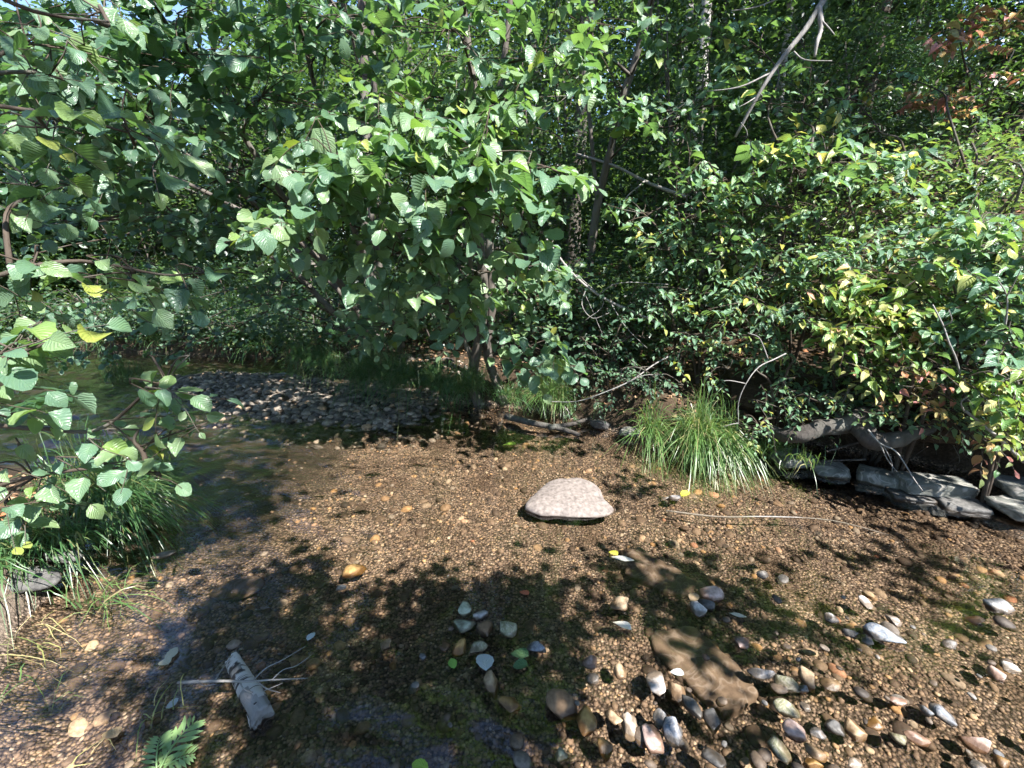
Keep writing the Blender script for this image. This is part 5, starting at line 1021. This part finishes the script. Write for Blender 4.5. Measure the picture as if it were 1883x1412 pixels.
# ------------------------------------------------------------------ woodland trees
rt = np.random.default_rng(5)
def crown_of(h, R, n, low=0.35):
    out = []
    for k in range(n):
        z = h*(low+(1.02-low)*k/(n-1)); w = R*(1-0.5*abs(2*(k/(n-1))-0.8)); a = rt.uniform(0, 6.28); out.append((w*0.55*math.cos(a), w*0.55*math.sin(a), z, w*0.6, 0.7, 16))
    return out
for i, (x, y, h, r0, mt, bk, lb) in enumerate([
 (-11, 13, 4.6, 0.10, 'wood_leaf', 'dark_bark', 'leafy wood tree far back at the left edge'), (-6.5, 11.5, 5.4, 0.10, 'wood_leaf', 'dark_bark', 'leafy wood tree behind the left thicket'), (-4.2, 12.5, 10, 0.15, 'wood_leaf', 'dark_bark', 'leafy wood tree behind the slanting stems'),
 (-1.8, 11, 9, 0.12, 'wood_leaf', 'dark_bark', 'leafy wood tree straight behind the main alder'), (0.8, 12.5, 10, 0.15, 'wood_leaf', 'dark_bark', 'leafy wood tree left of the birch trunks'), (-9, 18, 7, 0.14, 'bright_leaf', 'dark_bark', 'sunlit wood tree in the far left distance'), (-14.5, 15, 5.0, 0.12, 'bright_leaf', 'dark_bark', 'sunlit wood tree beyond the far left shrubs'),
 (-9.5, 10.5, 6.0, 0.10, 'wood_leaf', 'dark_bark', 'low spreading tree behind the far left bank'), (-5.8, 9.8, 6.2, 0.10, 'wood_leaf', 'dark_bark', 'low spreading tree behind the slanting alder stems'), (-12.5, 11.5, 6.4, 0.10, 'wood_leaf', 'dark_bark', 'low spreading tree past the far left shrubs'),
 (-2.5, 19, 13, 0.18, 'bright_leaf', 'dark_bark', 'sunlit tall tree deep in the wood at the middle'), (6.5, 9.5, 9, 0.14, 'wood_leaf', 'dark_bark', 'leafy tree on the right slope'), (9.5, 8.5, 9, 0.14, 'wood_leaf', 'dark_bark', 'leafy tree high on the slope at the right edge'), (6.2, 13.5, 11, 0.16, 'wood_leaf', 'dark_bark', 'leafy tree at the top of the right slope'), (10.5, 13, 11, 0.16, 'bright_leaf', 'dark_bark', 'sunlit tree at the far top right'), (2.6, 17, 13, 0.18, 'wood_leaf', 'dark_bark', 'tall tree deep in the wood right of the middle')]):
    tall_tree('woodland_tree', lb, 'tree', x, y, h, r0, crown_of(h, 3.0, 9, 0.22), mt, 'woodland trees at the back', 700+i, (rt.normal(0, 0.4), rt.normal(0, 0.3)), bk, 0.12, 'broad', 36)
for i, (p, lb, r0) in enumerate([(((1248,175,9.2),(1256,100,9.2),(1268,20,9.2),(1285,-150,9.2)), 'pale birch trunk, left of the pair at the top', 0.085), (((1288,190,8.6),(1292,90,8.6),(1300,0,8.6),(1312,-160,8.6)), 'pale birch trunk, right and thicker of the pair at the top', 0.11),
     (((1428,230,6.6),(1440,120,6.5),(1452,30,6.4),(1470,-120,6.3)), 'pale slender birch stem behind the bleached snag', 0.05)]):
    pts = P_(*p); b = np.array([pts[0][0], pts[0][1], float(H(pts[0][0], pts[0][1]))-0.1]); e = empty('birch_tree', b, lb, 'tree', 'birches on the slope')
    a = Acc(); full = [b, *pts, pts[-1]+np.array([0.3, 0, 4.0])]; a.tube(full, r0*1.1, r0*0.5, 12, 8, 0.05, seed=i); link('trunk', a.mesh('trunk', b), M['birch'], e)
    C = np.array([full[-1]+rt.normal(0, 1, 3)*np.array([1.2, 1.2, 0.9])-np.array([0, 0, 0.6]) for _ in range(50)]); t_ = Acc()
    for c in C[:14]: t_.tube([full[-1]-np.array([0, 0, rt.uniform(0, 1.2)]), (full[-1]+c)/2, c], 0.02, 0.004, 4, 3)
    link('twigs', t_.mesh('twigs', b), M['twig'], e, kind='stuff'); v, f, u = cluster_leaves(C-b, 36, 0.3, 0.09, rt, 'ovate'); link('crown', mesh_np('crown', v, [f], u), M['wood_leaf'], e, kind='stuff')
def conifer(label, x, y, h, R, seed):
    r = np.random.default_rng(seed); z = float(H(x, y)); e = empty('conifer', (x, y, z), label, 'tree', 'dark conifers on the slope'); a = Acc(); a.tube([(0, 0, -0.2), (0, 0, h*0.5), (0, 0, h)], 0.15, 0.02, 10, 6, 0.06); link('trunk', a.mesh('trunk'), M['twig'], e)
    b = Acc(); cen = []
    for k in range(70):
        t = r.uniform(0.06, 0.98); L = R*(1-t)*r.uniform(0.7, 1.1)+0.25; az = r.uniform(0, 6.28); d = np.array([math.cos(az), math.sin(az), 0]); p0 = np.array([0, 0, h*t]); p1 = p0+d*L*0.5+[0, 0, 0.04*L]; p2 = p0+d*L-[0, 0, 0.25*L]
        b.tube([p0, p1, p2], 0.022*(1-t)+0.006, 0.003, 4, 4); C = catmull([p0, p1, p2], 8)
        for q in C[3:]: cen.append(q); cen.append(q+np.cross(d, [0, 0, 1])*r.normal(0, 0.18*L))
    link('boughs', b.mesh('boughs'), M['twig'], e, kind='stuff'); v, f, u = cluster_leaves(np.array(cen), 34, 0.13, 0.085, r, 'needle', 0.3, 0.2, 0.5); link('crown', mesh_np('crown', v, [f], u), M['conifer'], e, kind='stuff')
conifer('dark conifer behind the birch trunks', 4.6, 11.2, 11, 2.6, 1); conifer('dark conifer standing on the slope at upper right', 7.4, 10.6, 10, 2.4, 2); conifer('dark conifer beside the red-leaved bush', 5.6, 7.8, 7, 1.7, 3)

# far wood closing the view
rw = np.random.default_rng(9); nw = 2600; az = rw.uniform(-1.25, 1.25, nw); dd = rw.uniform(20, 34, nw); zz = rw.uniform(0, 1, nw)**0.8*(14+3*np.sin(az*11))*(1-0.72*sstep(-0.35, -0.6, az))
cw = np.stack([dd*np.sin(az), dd*np.cos(az), 0*az], -1); cw[:, 2] = H(cw[:, 0], cw[:, 1])+zz
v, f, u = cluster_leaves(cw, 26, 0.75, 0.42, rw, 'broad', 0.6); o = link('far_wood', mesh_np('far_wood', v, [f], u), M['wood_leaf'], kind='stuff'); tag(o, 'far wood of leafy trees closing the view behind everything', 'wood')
nw = 3000; az = rw.uniform(-1.2, 1.15, nw); dd = rw.uniform(12.5, 18, nw); zz = rw.uniform(0, 1, nw)**0.85*np.where(az < -0.45, 4.8, 12.0)
cw = np.stack([dd*np.sin(az), dd*np.cos(az), 0*az], -1); cw[:, 2] = H(cw[:, 0], cw[:, 1])+zz
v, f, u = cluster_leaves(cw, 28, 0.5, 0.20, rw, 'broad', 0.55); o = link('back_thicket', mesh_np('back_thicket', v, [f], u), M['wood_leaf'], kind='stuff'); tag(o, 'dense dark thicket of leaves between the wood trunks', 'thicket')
# leaf litter on the banks
def litter(n, region, seed, size=0.055):
    r = np.random.default_rng(seed); x = r.uniform(*region[:2], n); y = r.uniform(*region[2:], n); z = H(x, y); k = (z > 0.12); x, y, z = x[k], y[k], z[k]; n = len(x)
    R = rand_rot(n, r, 0.5); T, Fc, U = TINY['broad']; v, f, u = place_many(T-np.array([0, 0.5, 0]), Fc, np.stack([x, y, z+0.012], -1), R, size*r.uniform(0.5, 1.3, n), U); return v, f, u
v1, f1, u1 = litter(26000, (-8, 9, 2.0, 12), 1); v2, f2, u2 = litter(700, (-4, -1.6, 0.4, 3), 2, 0.04)
o = link('leaf_litter', mesh_np('leaf_litter', np.vstack([v1, v2]), [np.vstack([f1, f2+len(v1)])], np.vstack([u1, u2])), M['litter'], kind='stuff'); tag(o, 'brown fallen leaves covering the woodland banks', 'leaf litter')

# ------------------------------------------------------------------ trees round the viewer whose crowns hang over the stream (above the frame)
def shade_tree(label, base, h, r0, targets, seed, mat='shade_crown_leaf', per=34, size=0.12, hh=(3.8, 5.8), crad=0.15):
    """crown clusters hang where they stand between the sun and the shaded water; targets: (px, py, rad, n)"""
    r = np.random.default_rng(seed); b = np.array([base[0], base[1], float(H(*base))]); e = empty('shading_tree', b, label, 'tree', 'trees overhanging the stream')
    cen = []
    for (px, py, rad, n) in targets:
        g = gp(px, py, 0.0) if py > 640 else np.array([px, py, 0.0])
        for _ in range(n):
            a_, q = r.uniform(0, 6.28), rad*math.sqrt(r.uniform(0, 1)); k = r.uniform(*hh)/SUN[2]; cen.append(g+np.array([q*math.cos(a_), q*math.sin(a_), 0])+SUN*k)
    cen = np.array(cen); X_, Y_, D_ = proj(cen); cen = cen[~((D_ > 0.2) & (X_ > -150) & (X_ < 2033) & (Y_ > -130))]      # keep the near crown clear of the view
    top = np.array([b[0]+0.3, b[1], b[2]+h]); P = [b-[0, 0, 0.15], b+[0.05, 0.05, h*0.3], b+[0.2, 0.1, h*0.65], top]
    a = Acc(); a.tube(P, r0, r0*0.3, 12, 6, 0.08); link('trunk', a.mesh('trunk', b), M['bark'], e); C = catmull(P, 8); t_ = Acc()
    ks = cen[r.permutation(len(cen))[:7]]
    for k in ks:
        s0 = C[int(len(C)*r.uniform(0.45, 0.85))]; m = (s0+k)/2+[0, 0, 0.5]; t_.tube([s0, m, k], r0*0.2, 0.008, 6, 6); L = catmull([s0, m, k], 8)
        for c in cen[np.argsort(np.linalg.norm(cen-k, axis=1))[:14]]: q = L[int(len(L)*r.uniform(0.5, 1))-1]; t_.tube([q, (q+c)/2+[0, 0, 0.08], c], 0.012, 0.003, 4, 3)
    link('limbs', t_.mesh('limbs', b), M['bark'], e, kind='stuff'); v, f, u = cluster_leaves(cen-b, per, crad, size, r, 'broad', 0.5); link('crown', mesh_np('crown', v, [f], u), M[mat], e, kind='stuff')
shade_tree('tree behind the viewer whose crown shades the near water', (2.0, -3.6), 7.0, 0.16,
  [(560,1220,0.40,11),(720,1260,0.5,14),(880,1240,0.45,11),(640,1360,0.55,14),(400,1080,0.2,4),(330,1190,0.2,3),(570,1060,0.2,4),(1260,1110,0.2,3),(1500,1200,0.3,4),(1650,1060,0.3,3),(850,1130,0.28,10),(1010,1090,0.18,6),(760,1080,0.22,6),(480,1120,0.25,7),(590,1390,0.25,4),(1180,1050,0.2,5),(960,1330,0.25,6),(1290,1050,0.15,3),(1330,1300,0.15,2),(1700,990,0.35,3),(1450,1080,0.2,2),(900,800,0.3,7),(1060,800,0.25,4),(1180,900,0.15,2)], 1, per=26, size=0.10, hh=(2.5, 4.2), crad=0.115)
shade_tree('tree upstream whose crown shades the left water', (-4.6, 1.2), 8.0, 0.15, [(340,850,0.2,4),(100,745,0.5,8),(430,935,0.25,5),(470,880,0.2,3)], 2)
shade_tree('tree on the right bank shading the undercut hollow', (7.2, 1.2), 7.5, 0.17, [(1600,840,0.5,9),(1750,870,0.4,9),(1480,800,0.3,4),(1850,900,0.5,7)], 3, hh=(3.2, 5.0))
for i, (x, y, h) in enumerate([(-3.5, -4.5, 9), (2.2, -5.5, 9), (-8, -1.5, 9), (9.5, -3, 10), (-6.5, -4, 9)]):
    tall_tree('bankside_tree', ['bank tree behind the viewer to the left', 'bank tree right behind the viewer', 'bank tree left of the near bush', 'bank tree far right downstream', 'bank tree behind the near bush at left'][i], 'tree', x, y, h, 0.16, crown_of(h, 3.0, 8, 0.2), 'wood_leaf', 'bank trees behind the viewer', 800+i, (0, 0), 'bark', 0.16, 'broad', 26)
# unseen crowns added above the frame to shade the wood behind
shade_tree('wood tree added behind the alders, unseen crown shading the background', (1.2, 9.0), 8, 0.17, [(-2, 8.5, 1.4, 20), (0, 9.5, 1.4, 22), (-0.5, 7.5, 1.2, 18), (-2, 6.8, 0.9, 8), (-3.5, 10, 1.5, 16)], 12, per=30, size=0.17, hh=(5.0, 6.6))
shade_tree('slender tree added behind the slanting stems, unseen crown shading them', (-2.4, 7.4), 6.5, 0.12, [(0.2, 6.9, 0.9, 12), (-3.1, 5.3, 0.8, 7), (-4.4, 7.0, 1.3, 8), (-6.3, 8.3, 1.5, 8), (-3.0, 7.6, 1.0, 12)], 14, per=30, size=0.15, hh=(5.0, 6.4))
shade_tree('tall tree added on the right slope, unseen crown shading the wood', (7.5, 6.2), 9, 0.18, [(2, 8.5, 1.4, 28), (1.6, 7, 1.2, 24), (3.0, 8.2, 1.3, 18), (5, 9, 1.4, 24)], 13, per=30, size=0.17, hh=(6.0, 8.2))
